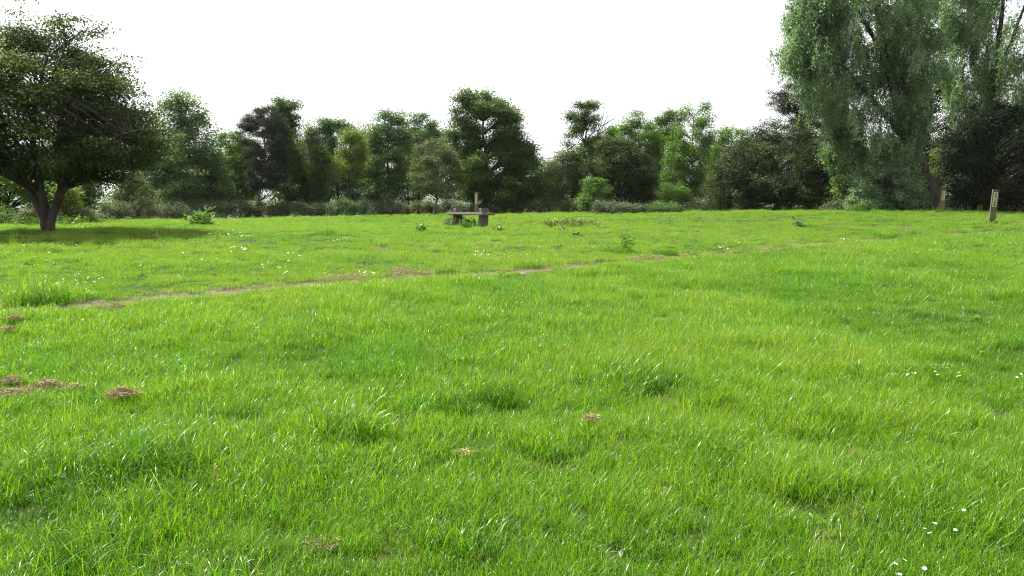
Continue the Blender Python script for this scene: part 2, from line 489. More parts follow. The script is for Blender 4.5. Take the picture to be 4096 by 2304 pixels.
for k in range(2):    # 20-21 flowering stems
    add_tuft([blades(12, 0.14, (0.18, 0.32), (0.0016, 0.0026), (0.12, 0.1), (0.25, 0.2), (0.76, 0.05, 1.0), segs=5, seed=510 + k, tipw=1.8),
              blades(80, 0.14, (0.07, 0.14), (0.003, 0.005), (0.25, 0.2), (0.7, 0.5), (0.55, 0.15), seed=540 + k)])

def wedge(y0, y1, dens, k=0.80, add=0.6):
    area = k * (y1 ** 2 - y0 ** 2) + 2 * add * (y1 - y0)
    n = int(area * dens)
    Y = np.sqrt(RNG.uniform(y0 ** 2, y1 ** 2, n)) if y0 > 0 else RNG.uniform(y0, y1, n)
    X = RNG.uniform(-1, 1, n) * (k * Y + add)
    return X, Y
XS, YS, BIG = [], [], []
for y0, y1, dn, sc in ((1.6, 8, 120, 1.0), (8, 16, 72, 1.05), (16, 28, 32, 1.15), (28, 40, 15, 1.3), (40, 56, 9, 1.5)):
    x, y = wedge(y0, y1, dn)
    XS.append(x); YS.append(y); BIG.append(np.full(len(x), sc))
GX, GY, BIG = np.concatenate(XS), np.concatenate(YS), np.concatenate(BIG)
Eg = earth_mask(GX, GY)
keep = in_field(GX, GY) & (RNG.random(len(GX)) > Eg * 0.86)
GX, GY, BIG, Eg = GX[keep], GY[keep], BIG[keep], Eg[keep]
nG = len(GX)
td, tpar = track_dist(GX, GY)
behind = sstep(-0.1, 0.5, td)                                         # far side of the track
n_a = fbm(GX / 2.4, GY / 2.4, 51); n_b = fbm(GX / 0.6, GY / 0.6, 55); n_c = fbm(GX / 5.0 + 9, GY / 5.0, 59)
n_d = fbm(GX / 1.3 + 31, GY / 1.3 + 12, 63)
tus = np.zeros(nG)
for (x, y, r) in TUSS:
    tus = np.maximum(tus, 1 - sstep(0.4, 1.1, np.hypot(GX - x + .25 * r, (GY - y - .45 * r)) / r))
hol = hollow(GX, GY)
u = RNG.random(nG)
kind = RNG.integers(0, 6, nG)                                          # lush
short = (u < 0.15 + 0.50 * behind + 0.25 * (n_a < 0.42))
kind = np.where(short, 6 + RNG.integers(0, 4, nG), kind)
herb = (RNG.random(nG) < 0.03 + 0.16 * behind * (n_d > 0.5))
kind = np.where(herb, 17 + RNG.integers(0, 3, nG), kind)
leftness = sstep(0.5, -2.2, GX) * sstep(11, 4, GY)
longg = RNG.random(nG) < (0.015 + 0.13 * leftness * (n_b > 0.52) + 0.40 * tus)
kind = np.where(longg, 10 + RNG.integers(0, 4, nG), kind)
near_track = 1 - sstep(0.12, 0.55, np.abs(td))
straw = RNG.random(nG) < (0.010 * (GY < 34) + 0.02 * behind * (GY < 30) + 0.42 * near_track + 0.75 * Eg + 0.05 * (n_c < 0.36))
kind = np.where(straw, 14 + RNG.integers(0, 3, nG), kind)
stems = RNG.random(nG) < (0.004 + 0.012 * behind)
kind = np.where(stems, 20 + RNG.integers(0, 2, nG), kind)
scl = BIG * (0.54 + 0.82 * n_b) * (0.84 + 0.34 * n_a) * RNG.uniform(0.85, 1.15, nG)
scl *= 1 - 0.22 * behind * (1 - tus)
scl *= 1 - 0.45 * np.maximum(Eg, 0.85 * (1 - sstep(0.15, 1.0, np.abs(td))) * (td < 0.1))
scl *= (1 + 0.30 * tus) * (1 - 0.12 * hol)
tint = 0.28 * (n_a - 0.5) + 0.26 * (n_c - 0.5) + 0.20 * (n_d - 0.5) + 0.18 * (n_b - 0.5) + RNG.normal(0, 0.05, nG) - 0.06 * tus - 0.30 * hol + 0.03 * behind + 0.05  # hollows and short grass darker: shade among the blades put into the tint
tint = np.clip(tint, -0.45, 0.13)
tint = np.where(straw, np.clip(tint, -0.05, 0.04), tint)
GZ = gz(GX, GY) - 0.05 * Eg - 0.03 * hol
rot = np.stack([RNG.normal(0, 0.12, nG), RNG.normal(0, 0.12, nG), RNG.random(nG) * 2 * np.pi], -1)
pm = bpy.data.meshes.new('meadow_grass')
pm.vertices.add(nG)
pm.vertices.foreach_set('co', np.stack([GX, GY, GZ], -1).astype(np.float32).ravel())
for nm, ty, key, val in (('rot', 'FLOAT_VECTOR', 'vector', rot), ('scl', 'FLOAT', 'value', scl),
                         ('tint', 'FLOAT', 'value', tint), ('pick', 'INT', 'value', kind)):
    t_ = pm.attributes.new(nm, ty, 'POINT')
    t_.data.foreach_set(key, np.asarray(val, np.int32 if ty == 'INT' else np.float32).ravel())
grass = link('meadow_grass', pm)
tag(grass, 'bright green meadow grass covering the whole field', 'grass', kind='stuff')
ng = bpy.data.node_groups.new('scatter_tufts', 'GeometryNodeTree')
ng.interface.new_socket('Geometry', in_out='INPUT', socket_type='NodeSocketGeometry')
ng.interface.new_socket('Geometry', in_out='OUTPUT', socket_type='NodeSocketGeometry')
gi, go = ng.nodes.new('NodeGroupInput'), ng.nodes.new('NodeGroupOutput')
iop = ng.nodes.new('GeometryNodeInstanceOnPoints')
ci = ng.nodes.new('GeometryNodeCollectionInfo')
ci.inputs['Collection'].default_value = tuft_col
ci.inputs['Separate Children'].default_value = True
ci.inputs['Reset Children'].default_value = True
def named(nm, ty):
    n_ = ng.nodes.new('GeometryNodeInputNamedAttribute'); n_.data_type = ty
    n_.inputs['Name'].default_value = nm
    return n_.outputs['Attribute']
ng.links.new(gi.outputs[0], iop.inputs['Points'])
ng.links.new(ci.outputs[0], iop.inputs['Instance'])
iop.inputs['Pick Instance'].default_value = True
ng.links.new(named('pick', 'INT'), iop.inputs['Instance Index'])
e2r = ng.nodes.new('FunctionNodeEulerToRotation')
ng.links.new(named('rot', 'FLOAT_VECTOR'), e2r.inputs[0])
ng.links.new(e2r.outputs[0], iop.inputs['Rotation'])
ng.links.new(named('scl', 'FLOAT'), iop.inputs['Scale'])
ng.links.new(iop.outputs[0], go.inputs[0])
md = grass.modifiers.new('scatter', 'NODES')
md.node_group = ng
print('grass tufts', nG)

# ------------------------------------------------------------------ trees
def tube(pts, rad, k=6):
    pts = np.asarray(pts, float); rad = np.asarray(rad, float)
    n = len(pts)
    tg = np.gradient(pts, axis=0)
    tg /= np.linalg.norm(tg, axis=1)[:, None] + 1e-9
    ref = np.array([0.31, 0.87, 0.38])
    a_ = np.cross(tg, ref); a_ /= np.linalg.norm(a_, axis=1)[:, None] + 1e-9
    b_ = np.cross(tg, a_)
    th = np.arange(k) / k * 2 * np.pi
    V = pts[:, None, :] + rad[:, None, None] * (np.cos(th)[None, :, None] * a_[:, None, :] + np.sin(th)[None, :, None] * b_[:, None, :])
    i = np.arange(n - 1)[:, None] * k + np.arange(k)[None, :]
    j = np.arange(n - 1)[:, None] * k + (np.arange(k)[None, :] + 1) % k
    F = np.stack([i, j, j + k, i + k], -1).reshape(-1, 4)
    return V.reshape(-1, 3), F

class Acc:
    def __init__(s): s.V, s.F, s.o = [], [], 0
    def add(s, v, f):
        s.V.append(v); s.F.append(f + s.o); s.o += len(v)
    def mesh(s, name): return mk_mesh(name, np.concatenate(s.V), np.concatenate(s.F), smooth=True)

def unit(v):
    return v / (np.linalg.norm(v, axis=-1, keepdims=True) + 1e-9)

def leaf_quads(P, Nn, T, Ln, Wd, tri=False):
    T = unit(T - (T * Nn).sum(-1, keepdims=True) * Nn)
    B = np.cross(Nn, T)
    if tri:
        V = np.stack([P + B * Wd[:, None], P + T * Ln[:, None], P - B * Wd[:, None]], 1).reshape(-1, 3)
        return V, np.arange(len(P) * 3).reshape(-1, 3)
    mid = P + T * (0.45 * Ln)[:, None] + Nn * (0.08 * Ln)[:, None]
    V = np.stack([P, mid + B * Wd[:, None], P + T * Ln[:, None], mid - B * Wd[:, None]], 1).reshape(-1, 3)
    return V, np.arange(len(P) * 4).reshape(-1, 4)

def crown_mesh(name, blobs, nleaf, leaf, style, rng, tone0=0.5, origin=None, tri=True):
    """blobs: (n,4) centre + radius.  returns leaf mesh and the cluster points"""
    nb = len(blobs)
    wgt = blobs[:, 3] ** 2 * (rng.uniform(0.5, 1.5, nb) if style in ('weep', 'sprig') else rng.uniform(0.65, 1.35, nb)); wgt = wgt / wgt.sum()
    per = {'broad': 22, 'layer': 20, 'weep': 26, 'pine': 26, 'sprig': 16}[style]
    nc = max(nb, nleaf // per)
    bi = rng.choice(nb, nc, p=wgt)
    d = unit(rng.normal(size=(nc, 3)) + np.array([0, 0, 0.25]))
    rr = blobs[bi, 3] * (0.45 + 0.62 * rng.random(nc))
    sq = {'broad': 0.8, 'layer': 0.45, 'weep': 0.9, 'pine': 0.42, 'sprig': 1.0}[style]
    off = d * rr[:, None]; off[:, 2] *= sq
    C = blobs[bi, :3] + off
    ct = rng.normal(0, 0.17, nc) + (0.20 if style == 'weep' else 0.14) * rng.normal(size=nb)[bi]
    ci_ = np.repeat(np.arange(nc), per)
    n = len(ci_)
    base = C[ci_]
    outd = d[ci_]
    if style == 'weep':
        ln_ = rng.uniform(0.35, 1.25, nc)[ci_]
        s = rng.random(n)
        dr = unit(rng.normal(size=(nc, 3)))[ci_] * np.array([1, 1, 0])
        P = base + dr * (0.30 * s * ln_)[:, None] + np.array([0, 0, -1.0]) * (s ** 1.3 * ln_)[:, None] + rng.normal(0, 0.055, (n, 3))
        Nn = unit(rng.normal(size=(n, 3)) * 0.55 + outd * 0.6 + np.array([0, 0, 0.35]))
        T = np.array([0, 0, -1.0]) + 0.6 * rng.normal(size=(n, 3))
    elif style == 'pine':
        sig = np.array([0.16, 0.16, 0.06]) * (leaf / 0.18)
        P = base + rng.normal(size=(n, 3)) * sig
        Nn = unit(rng.normal(size=(n, 3)))
        T = rng.normal(size=(n, 3)) + outd * 0.7 + np.array([0, 0, 0.5])
    else:
        k = {'broad': (1.9, 0.95), 'layer': (2.6, 0.65), 'sprig': (1.6, 1.6)}[style]
        sig = np.array([k[0], k[0], k[1]]) * leaf
        P = base + rng.normal(size=(n, 3)) * sig
        Nn = unit(rng.normal(size=(n, 3)) * 0.42 + outd * 0.55 + np.array([0, 0, 0.55]))
        T = rng.normal(size=(n, 3)) + outd * 0.6 + np.array([0, 0, -0.25])
    asp = {'broad': 0.33, 'layer': 0.34, 'weep': 0.25, 'pine': 0.075, 'sprig': 0.30}[style]
    Ln = leaf * rng.uniform(0.65, 1.3, n)
    V, F_ = leaf_quads(P, Nn, T, Ln, Ln * asp, tri)
    tone = np.clip(tone0 + ct[ci_] + rng.normal(0, 0.06, n), 0, 1)
    if origin is not None:
        V = V - origin
    return mk_mesh(name, V, F_, {'tone': np.repeat(tone, 3 if tri else 4)}), C, bi

def envelope(sil, Y):
    zs, cx, r = [], [], []
    for (y, a_, b_) in sil:
        p0, p1 = at(a_, y, Y), at(b_, y, Y)
        zs.append(p0[2]); cx.append((p0[0] + p1[0]) / 2); r.append((p1[0] - p0[0]) / 2)
    o = np.argsort(zs)
    return np.array(zs)[o], np.array(cx)[o], np.array(r)[o]

def make_blobs(zs, cx, r, Y, n, rng, bs=0.30, depth=1.0, edge=True, shoots=0.35):
    rmax = r.max()
    out = []
    H = zs[-1] - zs[0]
    grid = np.linspace(zs[0], zs[-1], 200); rg_ = np.interp(grid, zs, r)
    pr = rg_ ** 1.6 + 1e-6; pr /= pr.sum()
    for k in range(n):
        z = rng.choice(grid, p=pr)
        rl = np.interp(z, zs, r)
        rb = min(bs * rmax * rng.uniform(0.65, 1.25), max(0.75 * rl, 0.12 * rmax), 0.34 * H)
        z = min(z, zs[-1] - 0.55 * rb)
        rl = np.interp(z, zs, r)
        rho = max(rl - 0.75 * rb, 0) * math.sqrt(rng.uniform(0.12, 1))
        a_ = rng.uniform(0, 2 * np.pi) if rng.random() < 0.6 else rng.normal(0, 0.6) + (np.pi if rng.random() < 0.5 else 0)
        out.append((np.interp(z, zs, cx) + rho * math.cos(a_), Y + depth * rho * math.sin(a_), z, rb))
    if edge:
        ne = max(5, int(H / (bs * rmax * 0.9)))
        for z in np.linspace(zs[0] + 0.05 * H, zs[-1] - 0.02 * H, ne):
            for s in (-1, 1):
                rl = np.interp(z, zs, r)
                rb = min(bs * rmax * rng.uniform(0.4, 0.75), max(0.6 * rl, 0.1 * rmax), 0.25 * H)
                zz = z + rng.normal(0, 0.03 * H)
                out.append((np.interp(zz, zs, cx) + s * max(rl - 0.72 * rb, 0), Y + rng.uniform(-0.35, 0.35) * rl, min(zz, zs[-1] - 0.5 * rb), rb))
    # leafy shoots that break the outline
    core = np.array(out)
    cz, cr = np.interp(core[:, 2], zs, cx), np.interp(core[:, 2], zs, r)
    rim = np.where((np.hypot(core[:, 0] - cz, core[:, 1] - Y) > 0.5 * cr) | (core[:, 2] > zs[-1] - 0.25 * H))[0]
    for k in range(int(shoots * n)):
        b_ = core[rng.choice(rim)]
        d_ = np.array([b_[0] - np.interp(b_[2], zs, cx), (b_[1] - Y) * .6, 0]); d_ = d_ / (np.linalg.norm(d_) + 1e-6)
        d_ = d_ * 0.8 + np.array([0, 0, rng.uniform(.1, 1.1)]) + rng.normal(0, .3, 3); d_ /= np.linalg.norm(d_)
        for st_ in ((0.95, 1.35) if Y > 24 else (1.0, 1.5, 1.95)):
            c_ = b_[:3] + d_ * b_[3] * st_ * rng.uniform(.85, 1.1)
            out.append((*c_, b_[3] * (0.40 if st_ < 1 else 0.22)))
    return np.array(out)

def bez(a_, b_, c_, n=5):
    t = np.linspace(0, 1, n)[:, None]
    return (1 - t) ** 2 * a_ + 2 * t * (1 - t) * b_ + t ** 2 * c_

def tree(name, label, Y, base_x, sil, mat, nleaf=13000, leaf=0.14, style='broad', nblob=26, bs=0.30, tr=0.14, cat='tree',
         bark='bark', seed=1, stems=None, group=None, top=0.86, tone0=0.5, depth=1.0, blossom=0, low=0.25, twigs=True, edge=True, extra=None):
    rng = np.random.default_rng(seed + 5000)
    a_, _ = ray(base_x, 850)
    bx = a_ * Y
    base = np.array([bx, Y, g1(bx, Y) - 0.03])
    zs, cx, r = envelope(sil, Y)
    root = thing(name, label, cat, base, group)
    if Y > 24:
        nblob, bs = int(nblob * 2.1), bs * 0.72
    blobs = make_blobs(zs, cx, r, Y, nblob, rng, bs, depth, edge, 0.35 if Y > 24 else 0.30)
    if extra is not None:
        blobs = np.concatenate([blobs, np.array([(*at(q[0], q[1], Y + q[3]), q[2]) for q in extra])])
    far_ = Y > 24
    cm, C, bi = crown_mesh('crown', blobs, int(nleaf * (1.6 if far_ else 1)), leaf * (0.84 if far_ else 1), style, rng, tone0, base, far_)
    link('crown', cm, mat, root)['kind'] = 'stuff'
    A = Acc()
    # stems: lists of points; default one trunk through the middle of the crown
    paths = []
    if stems is None:
        zt = base[2] + top * (zs[-1] - base[2])
        hs = np.linspace(0, 1, 9)
        wob = rng.normal(0, 0.05 * r.max(), (9, 2)); wob[0] = 0
        pts = np.array([[bx + (np.interp(zz, zs, cx) - bx) * t ** 1.2 + w[0], Y + w[1], zz]
                        for t, w, zz in zip(hs, wob, base[2] + hs * (zt - base[2]))])
        paths.append((pts, tr * (1 - 0.86 * hs ** 0.8) + np.array([0.35 * tr] + [0] * 8)))
    else:
        for st in stems:
            pts = np.array([at(q[0], q[1], Y + q[2]) for q in st['p']])
            if st.get('root', True):
                pts[0][2] = base[2] - 0.05
            t = np.linspace(0, 1, len(pts)); tt = np.linspace(0, 1, len(pts) * 3)
            pts = np.stack([np.interp(tt, t, pts[:, i]) for i in range(3)], -1)
            pts[1:-1] = 0.25 * pts[:-2] + 0.5 * pts[1:-1] + 0.25 * pts[2:]
            pts[1:-1] += rng.normal(0, 0.012, (len(pts) - 2, 3))
            paths.append((pts, np.interp(tt, [0, 1], st['r'])))
    for pts, rad in paths:
        A.add(*tube(pts - base, rad, 9))
    allp = np.concatenate([p_ for p_, _ in paths]); allr = np.concatenate([q for _, q in paths])
    for b_ in blobs:
        c = b_[:3]
        want = np.hypot(c[0] - allp[:, 0], c[1] - allp[:, 1])
        zdes = c[2] - 0.55 * want - 0.1
        sc = np.abs(allp[:, 2] - zdes) + 0.35 * want
        sc = np.where(allp[:, 2] < base[2] + low * (zs[-1] - base[2]) * 0.6, sc + 3, sc)
        j = int(np.argmin(sc))
        s0 = allp[j]; l = np.linalg.norm(c - s0)
        if l < 0.05 or (style == 'weep' and l > 1.8): continue
        r0 = min(allr[j] * 0.6, (0.006 + 0.003 * l) if style == 'weep' else (0.012 + 0.012 * l))
        mid = s0 + (c - s0) * 0.5 + np.array([0, 0, 0.12 * l if style != 'pine' else -0.05 * l])
        A.add(*tube(bez(s0, mid, c, 5) - base, np.linspace(r0, max(0.006, 0.3 * r0), 5) * (1 if Y > 24 else 0.5), 5))
    if twigs:
        sel = rng.choice(len(C), min(len(C), (3 if Y > 24 else 4) * len(blobs)), replace=False)
        for k in sel:
            s0 = blobs[bi[k], :3]; c = C[k]
            md_ = (s0 + c) / 2 + rng.normal(0, 0.04, 3)
            A.add(*tube(np.array([s0, md_, c]) - base, np.array([0.011, 0.008, 0.004]) * (1 if Y > 28 else 0.8), 3))
    link('trunk', A.mesh('trunk'), M[bark], root)
    if blossom:
        sel = rng.choice(len(C), blossom)
        top_ = C[sel]
        P = np.repeat(top_, 14, 0) + rng.normal(0, 0.10, (blossom * 14, 3))
        n = len(P)
        V, F_ = leaf_quads(P - base, unit(rng.normal(size=(n, 3)) + [0, 0, 1]), rng.normal(size=(n, 3)), rng.uniform(.035, .06, n), rng.uniform(.014, .024, n))
        link('blossom', mk_mesh('blossom', V, F_, {'tone': np.repeat(rng.random(n), 4)}), M['blossom'], root)['kind'] = 'stuff'
    return root

ROW = 'trees along the far edge of the field'
# --- the big hawthorn at the left
tree('hawthorn_tree', 'large spreading hawthorn with a forked trunk, casting shade at the left edge', 20.0, 188,
     [(62, 225, 300), (110, 90, 390), (160, 0, 380), (215, -120, 370), (250, -200, 450), (300, -250, 500), (350, -290, 515), (405, -300, 520),
      (450, -310, 565), (500, -310, 600), (550, -310, 625), (600, -300, 630), (630, -260, 620), (662, -120, 590), (695, 260, 570), (735, 400, 550)],
     M['hawthorn'], nleaf=140000, leaf=0.064, style='layer', nblob=330, bs=0.14, bark='bark', seed=3, low=0.3, tone0=0.50,
     stems=[{'p': [(185, 930, 0), (180, 870, 0), (140, 800, .05), (90, 710, .2), (40, 630, .3), (-30, 520, .4), (-90, 380, .5)], 'r': (.125, .03)},
            {'p': [(190, 930, .1), (185, 870, .1), (165, 780, .0), (145, 680, -.2), (130, 560, -.4), (140, 400, -.5), (190, 230, -.4)], 'r': (.13, .03)},
            {'p': [(195, 930, 0), (205, 870, 0), (235, 790, .1), (250, 720, .2), (238, 640, .3), (245, 500, .5), (260, 330, .6), (280, 160, .5)], 'r': (.125, .02)},
            {'p': [(235, 790, .1), (262, 728, .0), (300, 670, -.3), (370, 600, -.6), (450, 550, -.9), (560, 520, -1.0)], 'r': (.11, .02), 'root': False},
            {'p': [(250, 720, .2), (330, 640, .5), (430, 610, .9), (540, 610, 1.2), (640, 590, 1.3)], 'r': (.085, .015), 'root': False}])
# --- left background
tree('shrub', 'bright green shrub at the left edge, behind the hawthorn trunk', 27.5, 30,
     [(640, 20, 80), (690, -60, 150), (760, -120, 190), (830, -140, 180), (880, -140, 170)], M['fresh'], 9000, 0.11, 'broad', 16, tr=.05, cat='shrub', seed=11, tone0=.6)
tree('shrub', 'dark green shrub with bright sprays, seen between the hawthorn stems', 29.0, 300,
     [(600, 150, 330), (660, 120, 390), (740, 130, 400), (820, 150, 385), (872, 200, 370)], M['lime'], 11000, 0.12, 'broad', 18, tr=.06, cat='shrub', seed=12)
tree('shrub', 'yellow-green sapling just right of the hawthorn trunk', 27.0, 265,
     [(745, 240, 300), (790, 235, 310), (850, 235, 300)], M['yellow'], 1600, 0.09, 'broad', 6, tr=.02, cat='shrub', seed=13, tone0=.55)
# --- far row, left to right.  columns: label, Y, base x, silhouette, material, leaves, leaf size, style, blobs, trunk radius, seed, bark
B = 'bark'; BG = 'bark_grey'
rows = [
 ('lime_tree', 'tall cone-shaped green tree just right of the large hawthorn', 48, 690, [(372, 690, 745), (420, 655, 795), (470, 615, 825), (530, 585, 850), (590, 560, 875), (650, 535, 890), (720, 510, 905), (780, 500, 910), (825, 500, 890)], 'lime', 40000, .15, 'broad', 52, .20, 21, B),
 ('shrub', 'loose grey-green shrub at the gap beside the large hawthorn', 40, 540, [(715, 490, 560), (770, 455, 600), (830, 460, 620)], 'olive', 3000, .12, 'broad', 9, .05, 22, B),
 ('young_tree', 'small light green tree between the cone-shaped tree and the dark pine', 51, 905, [(535, 890, 935), (580, 870, 975), (650, 850, 985), (730, 850, 990), (800, 860, 980)], 'fresh', 8500, .14, 'broad', 16, .08, 23, B),
 ('young_tree', 'pale green ash sapling leaning against the left side of the pine', 53, 960, [(560, 940, 990), (620, 915, 1010), (700, 905, 1020), (790, 920, 1010)], 'lime', 6000, .14, 'broad', 14, .07, 24, B),
 ('pine_tree', 'dark pine with flat needle layers left of centre', 48, 1032, [(430, 1070, 1100), (455, 1010, 1100), (480, 990, 1130), (505, 950, 1135), (540, 965, 1150), (600, 975, 1160), (660, 985, 1150), (720, 1000, 1140), (760, 1000, 1120)], 'pine', 30000, .20, 'pine', 46, .16, 25, BG),
 ('ivy_tree', 'tall narrow tree with a tufted top, right of the pine', 51, 1135, [(400, 1120, 1170), (430, 1105, 1190), (470, 1095, 1185), (520, 1085, 1170), (580, 1090, 1180), (650, 1090, 1210), (730, 1100, 1260), (820, 1110, 1300)], 'oak', 17000, .14, 'broad', 34, .16, 26, B),
 ('young_tree', 'thin twiggy tree with sparse leaves between pine and yellow-green tree', 54, 1262, [(515, 1240, 1270), (560, 1215, 1290), (640, 1200, 1310), (740, 1200, 1310), (830, 1210, 1310)], 'olive', 6000, .13, 'sprig', 18, .07, 27, B),
 ('ivy_tree', 'narrow ivy-clad stem left of the yellow-green tree', 50, 1282, [(575, 1270, 1292), (640, 1262, 1300), (720, 1262, 1300), (800, 1265, 1305)], 'oak', 4200, .12, 'broad', 14, .09, 28, B),
 ('ash_tree', 'round grey-green tree behind the yellow-green tree', 54, 1345, [(478, 1300, 1340), (505, 1285, 1400), (545, 1285, 1445), (620, 1300, 1450), (720, 1310, 1440), (820, 1320, 1430)], 'lime', 15000, .15, 'broad', 28, .13, 29, B),
 ('maple_tree', 'yellow-green young tree standing out in the middle of the row', 50, 1408, [(530, 1395, 1430), (570, 1365, 1455), (620, 1350, 1460), (670, 1335, 1450), (710, 1345, 1430)], 'yellow', 6000, .12, 'sprig', 18, .06, 30, B),
 ('ash_tree', 'leafy tree with upright sprays, right of the yellow-green tree', 52, 1552, [(450, 1535, 1590), (480, 1505, 1610), (530, 1490, 1620), (580, 1480, 1640), (650, 1470, 1640), (740, 1450, 1630), (820, 1450, 1620)], 'lime', 21000, .14, 'broad', 36, .13, 31, B),
 ('ash_tree', 'open-topped tree with sky between its stems, left of the oak', 54, 1672, [(458, 1650, 1690), (490, 1640, 1735), (540, 1625, 1760), (600, 1625, 1765), (680, 1640, 1760), (780, 1650, 1750)], 'lime', 11500, .13, 'broad', 30, .10, 32, B),
 ('oak_tree', 'broad dense dark oak, tallest of the middle row', 50, 1925, [(362, 1905, 1945), (385, 1860, 1975), (420, 1830, 2030), (450, 1818, 2075), (500, 1810, 2065), (560, 1805, 2110), (620, 1812, 2140), (680, 1830, 2150), (740, 1850, 2168), (800, 1860, 2165), (830, 1890, 2140)], 'oak', 52000, .145, 'broad', 70, .24, 33, B),
 ('young_tree', 'small olive-green tree on a slim bare trunk, left of the tall oak', 45.5, 1738, [(555, 1700, 1780), (600, 1670, 1810), (660, 1650, 1840), (720, 1650, 1860), (760, 1680, 1850), (785, 1700, 1800)], 'olive', 8500, .11, 'broad', 26, .075, 34, BG),
 ('young_tree', 'pale thin-leaved tree in the gap right of the oak', 50, 2250, [(625, 2230, 2270), (670, 2190, 2300), (730, 2170, 2320), (800, 2170, 2330), (835, 2180, 2320)], 'olive', 8000, .12, 'sprig', 20, .08, 35, B),
 ('ivy_tree', 'tall ivy-clad tree with bare twigs at its top right', 51, 2345, [(412, 2320, 2375), (440, 2285, 2395), (490, 2270, 2385), (540, 2275, 2390), (590, 2260, 2425), (640, 2225, 2440), (700, 2225, 2440), (780, 2250, 2420)], 'oak', 17000, .13, 'broad', 36, .17, 36, B),
 ('hawthorn_bush', 'dark rounded hawthorn bush right of the ivy-clad tree', 46, 2480, [(565, 2430, 2540), (600, 2385, 2590), (660, 2345, 2610), (720, 2340, 2615), (780, 2370, 2610), (832, 2400, 2590)], 'thicket', 28000, .110, 'broad', 48, .12, 37, B),
 ('elder_bush', 'light green elder bush at the foot of the dark hawthorn bush', 44.5, 2382, [(718, 2355, 2400), (755, 2335, 2430), (800, 2325, 2445), (838, 2330, 2440)], 'fresh', 6500, .11, 'broad', 18, .05, 38, B),
 ('field_maple', 'mid green tree with one tuft sticking up, behind the hawthorn bush', 52, 2555, [(452, 2520, 2550), (475, 2515, 2555), (510, 2490, 2620), (560, 2475, 2640), (620, 2480, 2640), (700, 2500, 2640), (800, 2520, 2640)], 'fresh', 16000, .14, 'broad', 30, .13, 39, B),
 ('oak_tree', 'thin dark oak with sky showing through, left of the feathery tree', 54, 2640, [(440, 2690, 2730), (475, 2640, 2725), (520, 2610, 2715), (580, 2610, 2700), (650, 2615, 2690), (760, 2600, 2690)], 'oak', 9000, .14, 'broad', 24, .11, 40, B),
 ('poplar_tree', 'tall feathery light green tree with visible upright stems, right of centre', 49, 2785, [(405, 2770, 2810), (440, 2735, 2825), (490, 2700, 2850), (550, 2685, 2850), (620, 2665, 2840), (700, 2655, 2830), (780, 2650, 2820), (832, 2660, 2810)], 'fresh', 17000, .12, 'sprig', 44, .10, 41, BG),
 ('young_tree', 'round green tree top left of the blossoming bush', 51, 2920, [(515, 2915, 2955), (550, 2880, 2985), (610, 2850, 2990), (700, 2840, 2980), (800, 2850, 2960)], 'fresh', 11000, .14, 'broad', 22, .11, 42, B),
 ('pine_tree', 'pine with upturned dark branches poking out left of the willow', 47, 3230, [(340, 3150, 3300), (370, 3080, 3310), (410, 3075, 3320), (445, 3120, 3320), (520, 3150, 3330)], 'pine', 12000, .20, 'pine', 26, .16, 43, B),
 ('ash_tree', 'pale green tree filling the gap behind the left side of the pine', 57, 985, [(560, 960, 1000), (600, 930, 1030), (680, 910, 1040), (800, 920, 1030)], 'lime', 6500, .15, 'broad', 14, .10, 61, B),
 ('ash_tree', 'soft green tree behind the tall narrow tree, right of the pine', 57, 1215, [(500, 1190, 1230), (540, 1165, 1260), (620, 1150, 1280), (780, 1160, 1280)], 'lime', 8000, .15, 'broad', 16, .10, 62, B),
 ('ash_tree', 'mid green tree between the yellow-green tree and the upright-sprayed tree', 57, 1475, [(505, 1460, 1495), (550, 1430, 1515), (640, 1420, 1530), (800, 1430, 1530)], 'fresh', 7000, .15, 'sprig', 16, .10, 63, B),
 ('ash_tree', 'grey-green tree between the two open-topped trees left of the oak', 58, 1630, [(500, 1615, 1650), (560, 1590, 1675), (660, 1585, 1690), (800, 1590, 1690)], 'olive', 6500, .15, 'sprig', 16, .10, 64, B),
 ('ash_tree', 'light tree filling the space left of the oak, behind the olive-green tree', 57, 1790, [(530, 1770, 1810), (580, 1740, 1835), (680, 1730, 1850), (800, 1740, 1850)], 'lime', 6500, .15, 'sprig', 16, .10, 65, B),
 ('young_tree', 'low green tree in the dip just right of the oak', 55, 2195, [(640, 2180, 2215), (690, 2150, 2240), (780, 2140, 2250), (830, 2150, 2240)], 'lime', 4500, .14, 'sprig', 12, .08, 66, B),
 ('ash_tree', 'leafy tree between the ivy-clad tree and the tufted one', 56, 2440, [(520, 2425, 2455), (560, 2400, 2480), (660, 2395, 2490), (780, 2400, 2490)], 'fresh', 6500, .14, 'sprig', 14, .09, 67, B),
 ('young_tree', 'thin green tree right of the feathery tree, before the sky gap', 55, 2850, [(575, 2835, 2870), (630, 2815, 2890), (720, 2810, 2900), (820, 2820, 2890)], 'olive', 4500, .13, 'sprig', 12, .07, 68, B),
]
